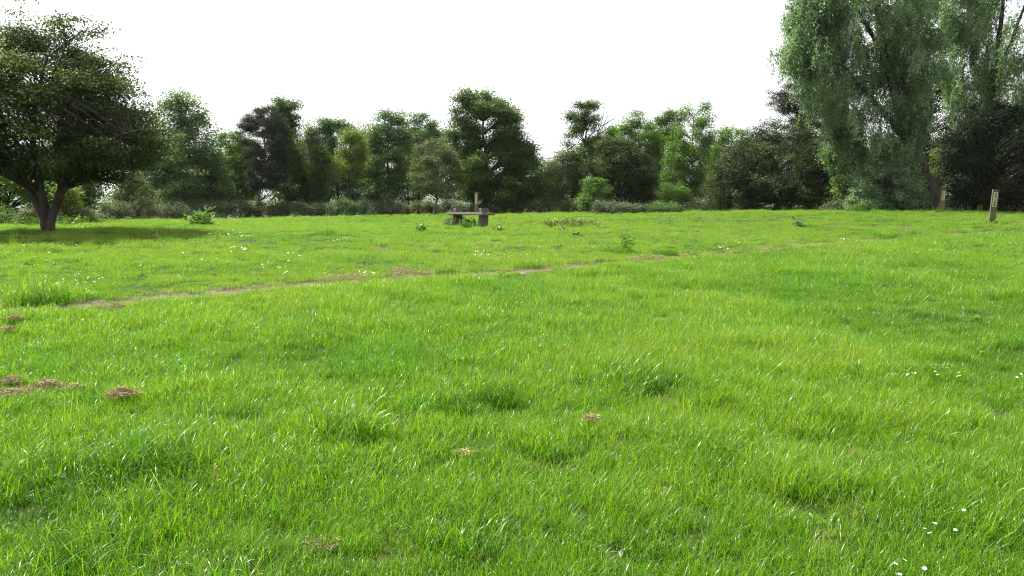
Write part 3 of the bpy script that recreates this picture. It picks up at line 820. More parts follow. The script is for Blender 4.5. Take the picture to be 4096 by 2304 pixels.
for (nm, lb, Y, bx_, sil, mt, nl, lf, st, nb_, tr_, sd, bk) in rows:
    isb = 'bush' in nm or 'shrub' in nm
    r_ = tree(nm, lb, Y, bx_, sil, M[mt], nl, lf, st, nb_, tr=tr_, seed=sd, bark=bk, group=ROW, cat='bush' if isb else 'tree',
         bs={'oak': .22, 'lime': .26}.get(mt, .26), blossom=26 if nm == 'hawthorn_bush' else 0, low=0.15 if isb else 0.3)
    if sd == 36:                      # dead twigs standing out of the crown
        A = Acc(); o_ = np.array(r_.location)
        for tw in ([(2355, 620), (2395, 540), (2432, 462)], [(2395, 540), (2425, 515), (2452, 500)], [(2380, 570), (2405, 500), (2415, 452)], [(2410, 505), (2440, 480), (2462, 474)]):
            pt = np.array([at(q[0], q[1], Y - .3) for q in tw]) - o_
            A.add(*tube(bez(pt[0], pt[1], pt[2], 5), np.linspace(.035, .012, 5), 4))
        link('bare_twigs', A.mesh('bare_twigs'), M['bark_grey'], r_)['kind'] = 'stuff'
# --- right: blossoming hawthorn thicket, willows, dark evergreen
tree('hawthorn_bush', 'wide dark hawthorn thicket dotted with cream blossom, left of the willow', 42.5, 3100,
     [(480, 3130, 3200), (520, 3020, 3250), (560, 2960, 3290), (610, 2890, 3320), (660, 2850, 3350), (720, 2830, 3370), (770, 2815, 3390), (815, 2830, 3390), (838, 2860, 3380)],
     M['thicket'], 84000, 0.098, 'broad', 140, bs=.19, tr=.16, seed=51, group=ROW, cat='bush', blossom=170, low=.1)
tree('willow_tree', 'huge silvery-green willow with a leaning trunk at the right', 36, 3735,
     [(-260, 3330, 3640), (-160, 3220, 3700), (-60, 3170, 3730), (40, 3150, 3740), (110, 3130, 3740), (190, 3125, 3740), (260, 3165, 3740), (330, 3195, 3740),
      (400, 3230, 3730), (470, 3270, 3720), (540, 3320, 3720), (610, 3380, 3710), (680, 3430, 3700), (740, 3460, 3690), (800, 3480, 3680)],
     M['willow'], 138000, 0.125, 'weep', 170, bs=.20, bark='bark', seed=52, low=.2,
     stems=[{'p': [(3745, 845, 0), (3720, 760, 0), (3670, 640, -.2), (3620, 520, -.4), (3570, 330, -.3), (3530, 150, -.2), (3500, -20, 0), (3470, -160, 0)], 'r': (.42, .06)},
            {'p': [(3650, 590, -.3), (3580, 500, -.8), (3510, 420, -1.1), (3440, 340, -1.2), (3350, 240, -1.3), (3280, 120, -1.2)], 'r': (.17, .03), 'root': False},
            {'p': [(3600, 450, -.3), (3540, 250, -.7), (3480, 120, -.9), (3420, 20, -1.0), (3370, -80, -1.0)], 'r': (.14, .03), 'root': False},
            {'p': [(3580, 380, -.3), (3640, 250, .3), (3680, 100, .5), (3680, -60, .6)], 'r': (.14, .03), 'root': False}])
tree('willow_tree', 'second silvery willow with dark forked stems at the right edge', 38, 3960,
     [(-300, 3820, 4330), (-150, 3760, 4420), (0, 3740, 4460), (150, 3740, 4480), (300, 3760, 4480), (420, 3800, 4460), (520, 3840, 4440), (600, 3930, 4420), (690, 4000, 4420), (770, 4050, 4400)],
     M['willow'], 135000, 0.125, 'weep', 160, bs=.19, bark='bark', seed=53, low=.3,
     stems=[{'p': [(3960, 850, 0), (3950, 640, 0), (3945, 450, 0), (3965, 330, -.2), (3990, 200, -.4), (4010, 60, -.5), (4020, -120, -.5)], 'r': (.26, .05)},
            {'p': [(3950, 420, 0), (3985, 330, -.6), (4030, 210, -.9), (4075, 80, -1.0), (4130, -60, -1.0)], 'r': (.13, .04), 'root': False}])
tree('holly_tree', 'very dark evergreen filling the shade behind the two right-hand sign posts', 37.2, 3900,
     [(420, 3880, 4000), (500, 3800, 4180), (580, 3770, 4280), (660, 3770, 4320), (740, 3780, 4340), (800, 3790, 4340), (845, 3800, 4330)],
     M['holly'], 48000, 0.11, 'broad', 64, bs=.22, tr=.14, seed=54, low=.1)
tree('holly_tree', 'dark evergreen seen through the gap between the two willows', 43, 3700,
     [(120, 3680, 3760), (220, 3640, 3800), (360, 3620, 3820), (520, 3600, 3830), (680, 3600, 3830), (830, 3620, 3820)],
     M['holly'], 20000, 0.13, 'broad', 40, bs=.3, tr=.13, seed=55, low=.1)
tree('elder_bush', 'fresh green elder growing below the left side of the willow', 37.5, 3420,
     [(515, 3340, 3400), (560, 3310, 3430), (620, 3310, 3460), (700, 3330, 3480), (790, 3360, 3500), (845, 3380, 3500)],
     M['lime'], 12000, 0.11, 'broad', 26, bs=.28, tr=.06, seed=56, low=.1, cat='bush', tone0=.6)
tree('willow_bush', 'low silvery bush under the willow, left of the leaning trunk', 34.8, 3560,
     [(640, 3480, 3600), (690, 3440, 3660), (740, 3420, 3690), (790, 3410, 3700), (838, 3400, 3700)],
     M['willow'], 24000, 0.085, 'broad', 44, bs=.24, tr=.05, seed=57, low=.1, cat='bush', tone0=.45)
tree('young_tree', 'small yellow-green sapling lit behind the leaning willow trunk', 39.5, 3760,
     [(600, 3740, 3800), (640, 3730, 3830), (690, 3730, 3830), (740, 3740, 3800), (800, 3750, 3790)], M['yellow'], 3000, .09, 'broad', 12, bs=.3, tr=.03, seed=58)

# --- bramble and cow-parsley fringe along the wood edge
fringe = [
 # px left, px right, top y, bottom y, Y, material, label
 (380, 520, 812, 868, 34, 'olive', 'pale weedy bush in the gap right of the hawthorn trunk'),
 (500, 640, 818, 866, 41, 'bramble', 'grey bramble bush under the left end of the cone-shaped tree'),
 (620, 760, 814, 862, 44, 'bramble', 'dusty bramble bush behind the tall dock clump'),
 (740, 900, 812, 860, 46, 'bramble', 'grey-green bramble bush right of the dock clump'),
 (880, 1020, 808, 856, 47, 'bramble', 'pale bramble bush left of the pine trunk'),
 (1000, 1130, 812, 856, 47.5, 'olive', 'olive bramble bush at the foot of the pine'),
 (1110, 1240, 818, 856, 48, 'bramble', 'low bramble bush right of the pine trunk'),
 (1230, 1330, 822, 855, 48.5, 'bramble', 'low bramble bush below the ivy-clad stem'),
 (1310, 1430, 806, 854, 48, 'lime', 'blue-green nettle bush below the yellow-green tree'),
 (1420, 1530, 812, 852, 48.5, 'bramble', 'whitish flowering bramble bush left of the open-topped tree'),
 (1520, 1640, 818, 850, 49, 'bramble', 'bramble bush left of the slim bare trunk'),
 (1630, 1750, 810, 848, 49, 'olive', 'pale bramble bush around the slim bare trunk'),
 (1740, 1860, 812, 848, 49, 'bramble', 'bramble bush behind the left end of the bench'),
 (1850, 1990, 820, 848, 49, 'olive', 'low bramble bush behind the middle sign post'),
 (1980, 2120, 818, 848, 49, 'bramble', 'shaded bramble bush under the right side of the oak'),
 (2110, 2230, 812, 848, 48.5, 'bramble', 'bramble bush right of the oak'),
 (2220, 2350, 806, 846, 48, 'olive', 'bramble bush left of the light green elder'),
 (2370, 2510, 815, 836, 41.5, 'bramble', 'pale rounded mound of bramble in front of the dark hawthorn bush'),
 (2480, 2580, 824, 838, 42, 'bramble', 'small low bramble mound right of the pale rounded one'),
 (2585, 2720, 818, 838, 42.5, 'lime', 'low green mound of bramble below the feathery tree'),
 (2640, 2760, 740, 838, 46, 'fresh', 'fresh green bush at the foot of the feathery tree'),
 (2540, 2660, 770, 838, 47, 'olive', 'dull green bush between the hawthorn bush and the feathery tree'),
 (2740, 2880, 800, 840, 45.5, 'bramble', 'dark bramble bush left of the blossoming thicket'),
 (3290, 3420, 815, 845, 37, 'bramble', 'low weedy bush at the right foot of the blossoming thicket'),
 (3400, 3540, 822, 848, 34.2, 'weed', 'low nettle patch at the foot of the willow bush'),
 (-150, 90, 830, 902, 26, 'fresh', 'low bright nettle bank at the left edge'),
 (60, 170, 850, 905, 25, 'olive', 'grey-green nettles left of the hawthorn trunk'),
 (240, 400, 840, 895, 27, 'olive', 'dry weedy bank right of the hawthorn trunk'),
]
for k, (xl, xr, yt, yb, Y, mt, lb) in enumerate(fringe):
    rng = np.random.default_rng(900 + k)
    xm = (xl + xr) / 2; w = (xr - xl) / 2
    sil = [(yt, xm - .35 * w, xm + .35 * w), (yt + .25 * (yb - yt), xm - .8 * w, xm + .8 * w), (yt + .6 * (yb - yt), xl, xr), (yb + 4, xl - .04 * w, xr + .04 * w)]
    big = (xr - xl) * (yb - yt) * (Y / FPX) ** 2
    tree('bramble_bush', lb, Y, xm, sil, M[mt], int(2600 + 1500 * big), 0.085 if Y > 35 else 0.06, 'sprig', 18, bs=.30, tr=.02, cat='bush', seed=900 + k,
         group='bramble and nettle bushes fringing the field', low=0, blossom=int(6 + 3 * big) if mt in ('bramble', 'olive') else 0, twigs=False, depth=0.7, tone0=.55)

# --- shaded interior of the wood: one mass of shrubs and stems behind the front row
rng = np.random.default_rng(77)
bl = []
for px in np.arange(530, 4500, 34):
    for row in range(3):
        Y = np.interp((px - CX) / FPX, _eu, _ey) + 6.5 + 2.2 * row + rng.uniform(-.8, .8)
        topy = np.interp(px, [330, 480, 560, 760, 860, 930, 1000, 1250, 1450, 1640, 1800, 1950, 2120, 2200, 2260, 2400, 2600, 2680, 2760, 2870, 3000, 3400, 4500],
                         [790, 790, 640, 560, 600, 650, 560, 545, 560, 580, 580, 500, 600, 690, 680, 600, 560, 640, 560, 640, 560, 560, 420]) + rng.uniform(-30, 50)
        for q in range(4):
            yy = rng.uniform(min(topy, 810), 835)
            c = at(px + rng.uniform(-20, 20), yy, Y)
            bl.append((*c, rng.uniform(0.35, 0.75)))
bl = np.array(bl)
cm, C, bi = crown_mesh('woodland_undergrowth', bl, 118000, 0.14, 'broad', rng, 0.45)
tag(link('woodland_undergrowth', cm, M['lime']), 'dense shaded undergrowth inside the wood behind the front trees', 'undergrowth', kind='stuff')

# --- hedgerows and woods on the low ground far beyond the gap
rng = np.random.default_rng(78)
P4 = []
for k in range(420):
    r_ = rng.uniform(110, 420); a_ = rng.uniform(math.radians(-48), math.radians(-14))
    x, y = r_ * math.sin(a_), r_ * math.cos(a_)
    P4.append((x, y, g1(x, y) + rng.uniform(1.0, 5.0), rng.uniform(2.0, 4.5)))
for k in range(260):
    r_ = rng.uniform(600, 2600); a_ = rng.uniform(math.radians(-48), math.radians(-14))
    x, y = r_ * math.sin(a_), r_ * math.cos(a_)
    P4.append((x, y, g1(x, y) + rng.uniform(1.0, 6.0), rng.uniform(4, 11)))
cm, C, bi = crown_mesh('distant_woods', np.array(P4), 26000, 1.5, 'broad', rng, 0.6)
tag(link('distant_woods', cm, M['lime']), 'hazy woods and hedges on the low ground beyond the gap', 'woodland', kind='stuff')

# ------------------------------------------------------------------ timber things
def box_mesh(name, sx, sy, sz, bev=0.008, z0=0.0, jit=0.0, seed=0):
    import bmesh
    bm_ = bmesh.new()
    bmesh.ops.create_cube(bm_, size=1.0)
    for v in bm_.verts:
        v.co = Vector((v.co.x * sx, v.co.y * sy, (v.co.z + 0.5) * sz + z0))
    if bev:
        bmesh.ops.bevel(bm_, geom=bm_.edges[:], offset=bev, segments=2, affect='EDGES', profile=0.6)
    if jit:
        r_ = random.Random(seed)
        for v in bm_.verts:
            v.co += Vector((r_.uniform(-jit, jit), r_.uniform(-jit, jit), r_.uniform(-jit, jit)))
    me_ = bpy.data.meshes.new(name)
    bm_.to_mesh(me_); bm_.free()
    return me_

def text_mesh(s, size):
    cu = bpy.data.curves.new('lettering', 'FONT')
    cu.body = s; cu.size = size; cu.align_x = 'CENTER'; cu.align_y = 'CENTER'; cu.extrude = 0.0015; cu.offset = 0.0012
    o_ = bpy.data.objects.new('lettering_source', cu)
    COL.objects.link(o_)
    bpy.context.view_layer.update()
    me_ = bpy.data.meshes.new_from_object(o_)
    bpy.data.objects.remove(o_); bpy.data.curves.remove(cu)
    return me_

def sign_post(label, px, Y, H, W, D, mat, plaque, ink, words, up, rz, lean, seed):
    a_, _ = ray(px, 860)
    x = a_ * Y
    root = thing('sign_post', label, 'sign post', (x, Y, g1(x, Y) - 0.02), 'square timber sign posts with upright plaques', rz)
    root.rotation_euler = (lean[0], lean[1], rz)
    link('post', box_mesh('post', W, D, H, 0.007, jit=0.0025, seed=seed), mat, root)
    ph, pw = 0.435 * H / 1.08, 0.67 * W
    pz = H - 0.075 - ph / 2
    g_ = link('plaque_groove', box_mesh('plaque_groove', pw + 0.022, 0.006, ph + 0.022, 0.002, -(ph + 0.022) / 2), M['groove'], root, (0, -D / 2 - 0.0035, pz))
    pl = link('plaque', box_mesh('plaque', pw, 0.010, ph, 0.003, -ph / 2), plaque, root, (0, -D / 2 - 0.0075, pz))
    if isinstance(words, str):
        tm = text_mesh(words, 0.105 * W / 0.2)
        wtxt = max(v.co.x for v in tm.vertices) - min(v.co.x for v in tm.vertices)
        k = 0.86 * ph / wtxt
        for v in tm.vertices:
            v.co.x *= k; v.co.y *= 1.05
        t_ = link('lettering', tm, ink, pl, (0, -0.0066, 0))
        t_['kind'] = 'stuff'
        t_.rotation_euler = (math.pi / 2, -math.pi / 2 if up else math.pi / 2, 0)
    else:                                     # weathered, no longer readable strokes
        r_ = random.Random(seed)
        A = Acc()
        first, n = words
        z = ph * 0.40
        step = ph * 0.80 / n
        for i in range(n):
            hgt = 0.42 * pw if (i == 0 and first) else 0.27 * pw
            lo_ = -0.18 * pw
            zc = z - (i + 0.5) * step
            segs = [(lo_, lo_ + hgt, zc + step * 0.28, 0.16), (lo_, lo_ + 0.1 * pw, zc, 0.55)]
            if i == 0 and first:
                segs = [(lo_, lo_ + hgt, zc + step * .3, .16), (lo_ + hgt - .1 * pw, lo_ + hgt, zc, .7), (lo_, lo_ + .1 * pw, zc, .7)]
            elif r_.random() < .6:
                segs.append((lo_ + hgt - .1 * pw, lo_ + hgt, zc, .45))
            for (xa, xb, zm, tk) in segs:
                hz = step * tk / 2
                v = np.array([[xa, 0, zm - hz], [xb, 0, zm - hz], [xb, 0, zm + hz], [xa, 0, zm + hz]])
                A.add(v, np.array([[0, 1, 2, 3]]))
        link('lettering', A.mesh('lettering'), ink, pl, (0, -0.0066, 0))['kind'] = 'stuff'
    return root
sign_post('mossy timber post with a cream plaque reading Main Hall, nearest the right edge', 3968, 24, 1.08, .165, .12, M['post_green'], M['plaque'], M['ink'], 'Main Hall', True,
          math.radians(-19), (0, math.radians(3.0), 0), 1)
sign_post('weathered timber post with a faded mossy plaque, farther back beside the willow', 3764, 32, 0.96, .17, .12, M['post_green'], M['plaque_old'], M['ink_worn'], (False, 9), True,
          math.radians(-17), (0, math.radians(3.0), 0), 2)
sign_post('brown timber post with a cream plaque, standing behind the bench', 1905, 43, 1.30, .185, .13, M['post_brown'], M['plaque'], M['ink'], (True, 9), False,
          math.radians(-7), (0, math.radians(0.8), 0), 3)

# bench of old sleepers
bx_, by_ = 1940, 27.0
a_, _ = ray(1880, 900)
YB = 27.6
XB = a_ * YB
bench = thing('sleeper_bench', 'low weathered timber bench of heavy sleepers in the middle of the field', 'bench', (XB, YB, g1(XB, YB) - 0.02))
bench.rotation_euler = (math.radians(-0.6), math.radians(3.5), math.radians(36))
for s in (-1, 1):      # local y runs along the seat
    ob = link('seat_plank', box_mesh('seat_plank', 0.262, 2.2, 0.085, 0.010, jit=0.003, seed=5 + s), M['seat'], bench, (s * 0.137, 0, 0.42 + (0.006 if s > 0 else 0)))
for y in (-0.80, 0.80):
    link('leg', box_mesh('leg', 0.30, 0.16, 0.47, 0.012, jit=0.003, seed=9), M['bench_leg'], bench, (0.0, y, -0.052))
    link('armrest_block', box_mesh('armrest_block', 0.30, 0.16, 0.13, 0.012, jit=0.003, seed=11), M['bench_leg'], bench, (0.0, y, 0.5145))

# ------------------------------------------------------------------ plants in the field
def plant(name, label, cat, px, py, mat, nst, h, spread, leaf, nleaf, seed, group=None, flower=None, nfl=0, asp=0.2, upright=0.5, xyz=None):
    rng = np.random.default_rng(3000 + seed)
    x, y, z = xyz if xyz else G(px, py, 0.0)
    root = thing(name, label, cat, (x, y, z), group)
    A = Acc(); P, T = [], []
    tips = []
    for k in range(nst):
        an, rd = rng.uniform(0, 6.283), spread * math.sqrt(rng.random())
        s0 = np.array([rd * math.cos(an), rd * math.sin(an), -0.02])
        hh = h * rng.uniform(.55, 1.0) * (1 - 0.35 * (rd / max(spread, 1e-3)) ** 2)
        tip = s0 + np.array([rng.normal(0, .16) * hh + .25 * s0[0], rng.normal(0, .16) * hh + .25 * s0[1], hh])
        pts = bez(s0, (s0 + tip) / 2 + rng.normal(0, .03, 3), tip, 5)
        A.add(*tube(pts, np.linspace(.006, .003, 5), 4))
        tips.append(tip)
        for j in range(nleaf):
            t = rng.uniform(.1, 1)
            q = pts[0] + (pts[-1] - pts[0]) * t
            aa = rng.uniform(0, 6.283)
            P.append(q); T.append((math.cos(aa), math.sin(aa), rng.uniform(-.2, 1.0) * upright * 2))
    P, T = np.array(P), np.array(T)
    n = len(P)
    up = unit(np.array([0, 0, 1.0]) + .5 * rng.normal(size=(n, 3)))
    Ln = leaf * rng.uniform(.55, 1.2, n)
    V, F_ = leaf_quads(P, up, T, Ln, Ln * asp)
    link('leaves', mk_mesh('leaves', V, F_, {'tone': np.repeat(np.clip(rng.normal(.5, .2, n), 0, 1), 4)}), mat, root)['kind'] = 'stuff'
    link('stems', A.mesh('stems'), M['stem'], root)['kind'] = 'stuff'
    if flower:
        sel = np.array([tips[i] for i in rng.integers(0, len(tips), nfl)]) + rng.normal(0, .03, (nfl, 3)) + [0, 0, .015]
        q = np.repeat(sel, 6, 0)
        m_ = len(q)
        V, F_ = leaf_quads(q, unit(rng.normal(0, .35, (m_, 3)) + [0, 0, 1]), rng.normal(size=(m_, 3)), np.full(m_, .022), np.full(m_, .010))
        link('flowers', mk_mesh('flowers', V, F_), M[flower], root)['kind'] = 'stuff'
    return root
plant('dock_clump', 'tall dark green dock clump in the grass below the cone-shaped tree', 'plant', 808, 900, M['weed'], 26, .66, .36, .21, 11, 1, asp=.16, upright=.8)
plant('ragwort_clump', 'straggly olive weed clump with yellow flowers right of the bench', 'plant', 2290, 908, M['olive'], 70, .36, .75, .07, 16, 2, flower='butter', nfl=26, asp=.25)
plant('ragwort_clump', 'left-hand part of the straggly weed patch, with most yellow flowers', 'plant', 2215, 902, M['yellow'], 40, .30, .45, .06, 12, 22, flower='butter', nfl=20, asp=.25)
plant('thistle_plant', 'tall thin weed with pale leaves right of the bench, before the track', 'plant', 2490, 1005, M['weed'], 9, .55, .16, .13, 12, 3, asp=.16, upright=.6)
plant('nettle_clump', 'dark nettles growing under the bench seat', 'plant', 0, 0, M['bramble'], 60, .36, .55, .10, 12, 4, asp=.26, xyz=(XB - .45, YB + .55, g1(XB - .45, YB + .55)))
plant('nettle_clump', 'grassy weeds against the near bench leg', 'plant', 0, 0, M['weed'], 26, .28, .30, .13, 9, 5, asp=.10, upright=1.2, xyz=(XB + .02, YB - .25, g1(XB + .02, YB - .25)))
plant('dock_plant', 'small yellow-green dock just right of the bench leg', 'plant', 2005, 880, M['yellow'], 14, .16, .30, .14, 8, 6, asp=.3, upright=.4)
plant('dock_plant', 'single upright dock with a pale leaf left of the bench', 'plant', 1690, 925, M['weed'], 5, .30, .10, .20, 6, 7, asp=.24, upright=1.0)
plant('dock_plant', 'dark low dock in front of the straggly weed patch', 'plant', 2305, 945, M['weed'], 8, .18, .14, .14, 8, 8, asp=.26, upright=.6)
plant('thistle_plant', 'blue-grey thistle just below the straggly weed patch', 'plant', 2245, 928, M['bramble'], 12, .18, .16, .12, 9, 9, asp=.14, upright=.7)
plant('dock_plant', 'broad-leaved dock below the near bench leg', 'plant', 1985, 928, M['weed'], 8, .22, .16, .18, 7, 10, asp=.22, upright=.8)
plant('thistle_plant', 'grey-green thistle in the grass left of the Main Hall post', 'plant', 3190, 908, M['bramble'], 7, .28, .10, .16, 8, 11, asp=.16, upright=.9)
plant('dock_plant', 'dark dock leaves at the right side of the lawn', 'plant', 3895, 1295, M['weed'], 5, .10, .06, .09, 5, 12, asp=.3, upright=.9)
plant('nettle_clump', 'weeds around the foot of the farther right-hand post', 'plant', 0, 0, M['fresh'], 26, .30, .32, .12, 8, 13, asp=.18, upright=.8, xyz=(at(3764, 850, 31.8)[0], 31.8, g1(at(3764, 850, 31.8)[0], 31.8)))
plant('nettle_clump', 'weeds around the foot of the Main Hall post', 'plant', 0, 0, M['weed'], 22, .20, .30, .12, 8, 14, asp=.14, upright=.9, xyz=(at(3985, 850, 23.8)[0], 23.8, g1(at(3985, 850, 23.8)[0], 23.8)))
plant('nettle_clump', 'shaded weeds at the right foot of the hawthorn trunk', 'plant', 265, 905, M['weed'], 40, .42, .5, .12, 8, 15, asp=.14, upright=.9)
plant('nettle_clump', 'shaded weeds at the left foot of the hawthorn trunk', 'plant', 130, 905, M['weed'], 34, .40, .45, .12, 8, 16, asp=.14, upright=.9)

# single tussocks, the shade between their blades put into a darker tone
def tussock(label, px, py, R, h, n, seed, tone=.22):
    x, y, z = G(px, py, 0.06)
    v1, f1, a1 = blades(n, R, h, (.0035, .0065), (.25, .22), (1.1, .6), (tone, .13), segs=6, seed=7000 + seed)
    v1[:, 1] *= .6
    v2, f2, a2 = blades(n // 4, R * 1.05, (h[0] * .8, h[1] * 1.05), (.004, .007), (.5, .3), (1.9, .6), (.52, .14), segs=6, seed=7100 + seed)
    v2[:, 1] *= .6
    me_ = mk_mesh('grass_tussock', np.concatenate([v1, v2]), np.concatenate([f1, f2 + len(v1)]), {'tone': np.concatenate([a1, a2])}, smooth=True)
    tag(link('grass_tussock', me_, M['grass'], None, (x, y, z)), label, 'grass tussock', 'dark grass tussocks on the lawn')
tussock('wide dark grass tussock on the worn track at the left', 165, 1195, .34, (.14, .26), 520, 1)
tussock('dark grass tussock in the middle of the lawn, the largest there', 1990, 1600, .17, (.12, .22), 300, 2)
tussock('dark grass tussock just left of the largest one mid-lawn', 1830, 1640, .13, (.11, .19), 200, 3)
tussock('dark grass tussock farther left in the middle of the lawn', 1430, 1745, .11, (.11, .19), 180, 4)
tussock('dark grass tussock right of centre in the lawn', 2590, 1540, .15, (.11, .19), 240, 5)
tussock('dark matted grass tussock at the lower left of the lawn', 690, 1850, .17, (.12, .22), 300, 6)
tussock('dark grass tussock left of the matted one at the lower left', 470, 1865, .12, (.11, .20), 190, 7)
tussock('dark drooping tussock near the bottom left corner', 260, 2230, .10, (.12, .20), 180, 8)
tussock('small dark tussock on the track left of centre', 1790, 1088, .20, (.10, .17), 220, 9)
tussock('dark tussock beside the track below the tall thin weed', 2660, 1010, .26, (.12, .20), 300, 10)
tussock('dark flat tussock in the far grass right of centre', 3560, 945, .34, (.12, .20), 340, 11)

# heaps of dry cut grass
def heap(label, px, py, lx, ly, hz, rz, seed, n=420):
    rng = np.random.default_rng(4000 + seed)
    x, y, z = G(px, py, 0.05)
    an = rng.uniform(0, 6.283, n); rd = np.sqrt(rng.random(n))
    if y < 9: lx, ly, hz = .72 * lx, .8 * ly, .75 * hz
    bx, by = lx * rd * np.cos(an), ly * rd * np.sin(an)
    top = hz * (1 - rd ** 2) * (0.75 + 0.5 * fbm(bx / .06 + 50, by / .06 + 50, 80 + seed))
    P = np.stack([bx, by, top * rng.random(n) ** .4 + .02], -1)
    az = rng.uniform(0, 6.283, n); L_ = rng.uniform(.04, .10, n)
    A = Acc(); V, F, tn = [], [], []
    d0 = np.stack([np.cos(az), np.sin(az), rng.normal(0, .18, n)], -1); d0 = unit(d0)
    d1 = unit(d0 + .8 * rng.normal(size=(n, 3)) * [1, 1, .4])
    sd_ = unit(np.cross(d0, rng.normal(size=(n, 3)))) * rng.uniform(.0012, .0026, n)[:, None]
    a0 = P - d0 * (L_ / 2)[:, None]; a1 = P; a2 = P + d1 * (L_ / 2)[:, None]
    a0[:, 2] = np.maximum(a0[:, 2], .0); a2[:, 2] = np.maximum(a2[:, 2], .0)
    V = np.stack([a0 - sd_, a0 + sd_, a1 - sd_, a1 + sd_, a2 - sd_, a2 + sd_], 1).reshape(-1, 3)
    o = np.arange(n)[:, None] * 6
    F = np.concatenate([o + [0, 1, 3, 2], o + [2, 3, 5, 4]])
    me_ = mk_mesh('dry_grass_heap', V, F, {'tone': np.repeat(np.clip(rng.normal(.5, .22, n), 0, 1), 6)})
    ob = link('dry_grass_heap', me_, M['straw'], None, (x, y, z + (.055 if n > 100 and y < 9 else .03 if n > 100 else .015)))
    ob.rotation_euler[2] = rz
    tag(ob, label, 'dry grass', 'heaps of dry cut grass on the lawn')
heap('brown heap of cut grass at the very left edge of the lawn', 40, 1595, .17, .12, .08, .2, 1)
heap('small brown heap of cut grass just behind the leftmost heap', 45, 1540, .10, .10, .07, .6, 2, 260)
heap('long brown heap of cut grass, second from the left edge', 190, 1572, .22, .10, .09, .35, 3, 560)
heap('sparse brown wisp of cut grass right of the long heap', 300, 1570, .12, .06, .05, .7, 4, 170)
heap('rounded brown heap of cut grass, rightmost of the left-hand group', 488, 1592, .14, .09, .06, .4, 5, 420)
heap('small dark heap of cut grass, rightmost in the middle of the lawn', 2365, 1695, .06, .05, .05, .2, 6, 110)
heap('low brown strip of cut grass left of centre in the lawn', 1860, 1802, .10, .05, .02, .1, 7, 70)
heap('dull brown tuft of dead grass at the bottom, left of centre', 1300, 2165, .12, .07, .02, .2, 8, 70)
heap('reddish dead grass tuft on the worn track, left of centre', 1610, 1095, .22, .16, .14, .1, 9, 420)
heap('small reddish tuft on the worn track, right of the larger one', 1695, 1098, .12, .10, .08, .4, 10, 220)
heap('orange-brown dead grass strip at the left of the worn track', 1370, 1118, .42, .14, .09, .3, 11, 460)
heap('pale dead grass on the worn track below the thistle', 2590, 1030, .40, .12, .06, .2, 12, 300)
heap('small dark heap by the worn track at the left', 460, 1232, .14, .08, .05, .2, 13, 200)
heap('small dry heap beside the left edge below the worn track', 25, 1330, .13, .08, .05, .2, 14, 220)
heap('smallest dry heap at the left edge above the leftmost heaps', 60, 1282, .10, .06, .05, .5, 15, 150)

# flowers
def daisy_meshes():
    n = 13
    V, F = [], []
    for k in range(n):
        a0 = k / n * 6.283; w = .19
        r0, r1 = .0035, .0125
        pts = [(r0 * math.cos(a0 - w), r0 * math.sin(a0 - w), 0), (r0 * math.cos(a0 + w), r0 * math.sin(a0 + w), 0),
               (r1 * math.cos(a0 + w * .8), r1 * math.sin(a0 + w * .8), .0035), (r1 * math.cos(a0 - w * .8), r1 * math.sin(a0 - w * .8), .0035)]
        F.append([len(V) + i for i in range(4)]); V += pts
    pet = mk_mesh('petals', np.array(V), np.array(F)); pet.materials.append(M['petal'])
    A = Acc(); A.add(*tube(np.array([[0, 0, 0], [0, 0, .002], [0, 0, .0035], [0, 0, .0040]]), np.array([.0046, .0046, .0030, .0004]), 8))
    dis = A.mesh('disc'); dis.materials.append(M['disc'])
    A = Acc(); A.add(*tube(np.array([[0.004, 0, -.10], [0.002, 0, -.05], [0, 0, 0.0]]), np.array([.0011, .001, .001]), 4))
    st = A.mesh('stem'); st.materials.append(M['stem'])
    return pet, dis, st
PET, DIS, STM = daisy_meshes()
def merged(name, specs):
    """petals, middle and stem as one mesh for flowers only a pixel or two across"""
    V, F, mi, mats, o = [], [], [], [], 0
    for k, (me_, sc) in enumerate(specs):
        v = np.array([q.co[:] for q in me_.vertices]) * np.array([sc, sc, 1.0])
        f = np.array([list(q.vertices) for q in me_.polygons])
        V.append(v); F.append(f + o); o += len(v); mi += [k] * len(f); mats.append(me_.materials[0])
    out_ = mk_mesh(name, np.concatenate(V), np.concatenate(F))
    for m_ in mats: out_.materials.append(m_)
    out_.polygons.foreach_set('material_index', np.array(mi, np.int32))
    return out_
FAR_DAISY = merged('daisy', [(PET, 1.25), (DIS, 1.1), (STM, 1.0)])
BUT = PET.copy(); BUT.materials.clear(); BUT.materials.append(M['butter'])
FAR_BUTTER = merged('buttercup', [(BUT, 1.0), (DIS, .8), (STM, 1.0)])
rng = np.random.default_rng(99)
def flower_spot(px, py, sx, sy):
    qx, qy = rng.normal(px, sx), rng.normal(py, sy)
    x, y, z = G(qx, qy, .08)
    return x, y, z + rng.uniform(.07, .10)
def tilt(o_):
    o_.rotation_euler = (rng.normal(0, .3), rng.normal(0, .3), rng.uniform(0, 6.28))
near = [(3780, 1478, 24, 8, 5, 'daisy in the tight clump in the lawn at the right edge'), (3680, 1500, 70, 7, 9, 'daisy in the loose line left of the tight clump at the right edge'),
        (3835, 1505, 25, 8, 5, 'daisy just below the tight clump at the right edge'), (3775, 2135, 45, 26, 5, 'daisy in the group of five near the lower right corner'),
        (3600, 2292, 22, 10, 4, 'daisy in the cluster at the bottom edge near the right corner'), (3695, 2290, 3, 3, 1, 'single daisy at the bottom edge, right of the bottom cluster'),
        (4075, 1500, 6, 12, 2, 'daisy at the extreme right edge of the lawn')]
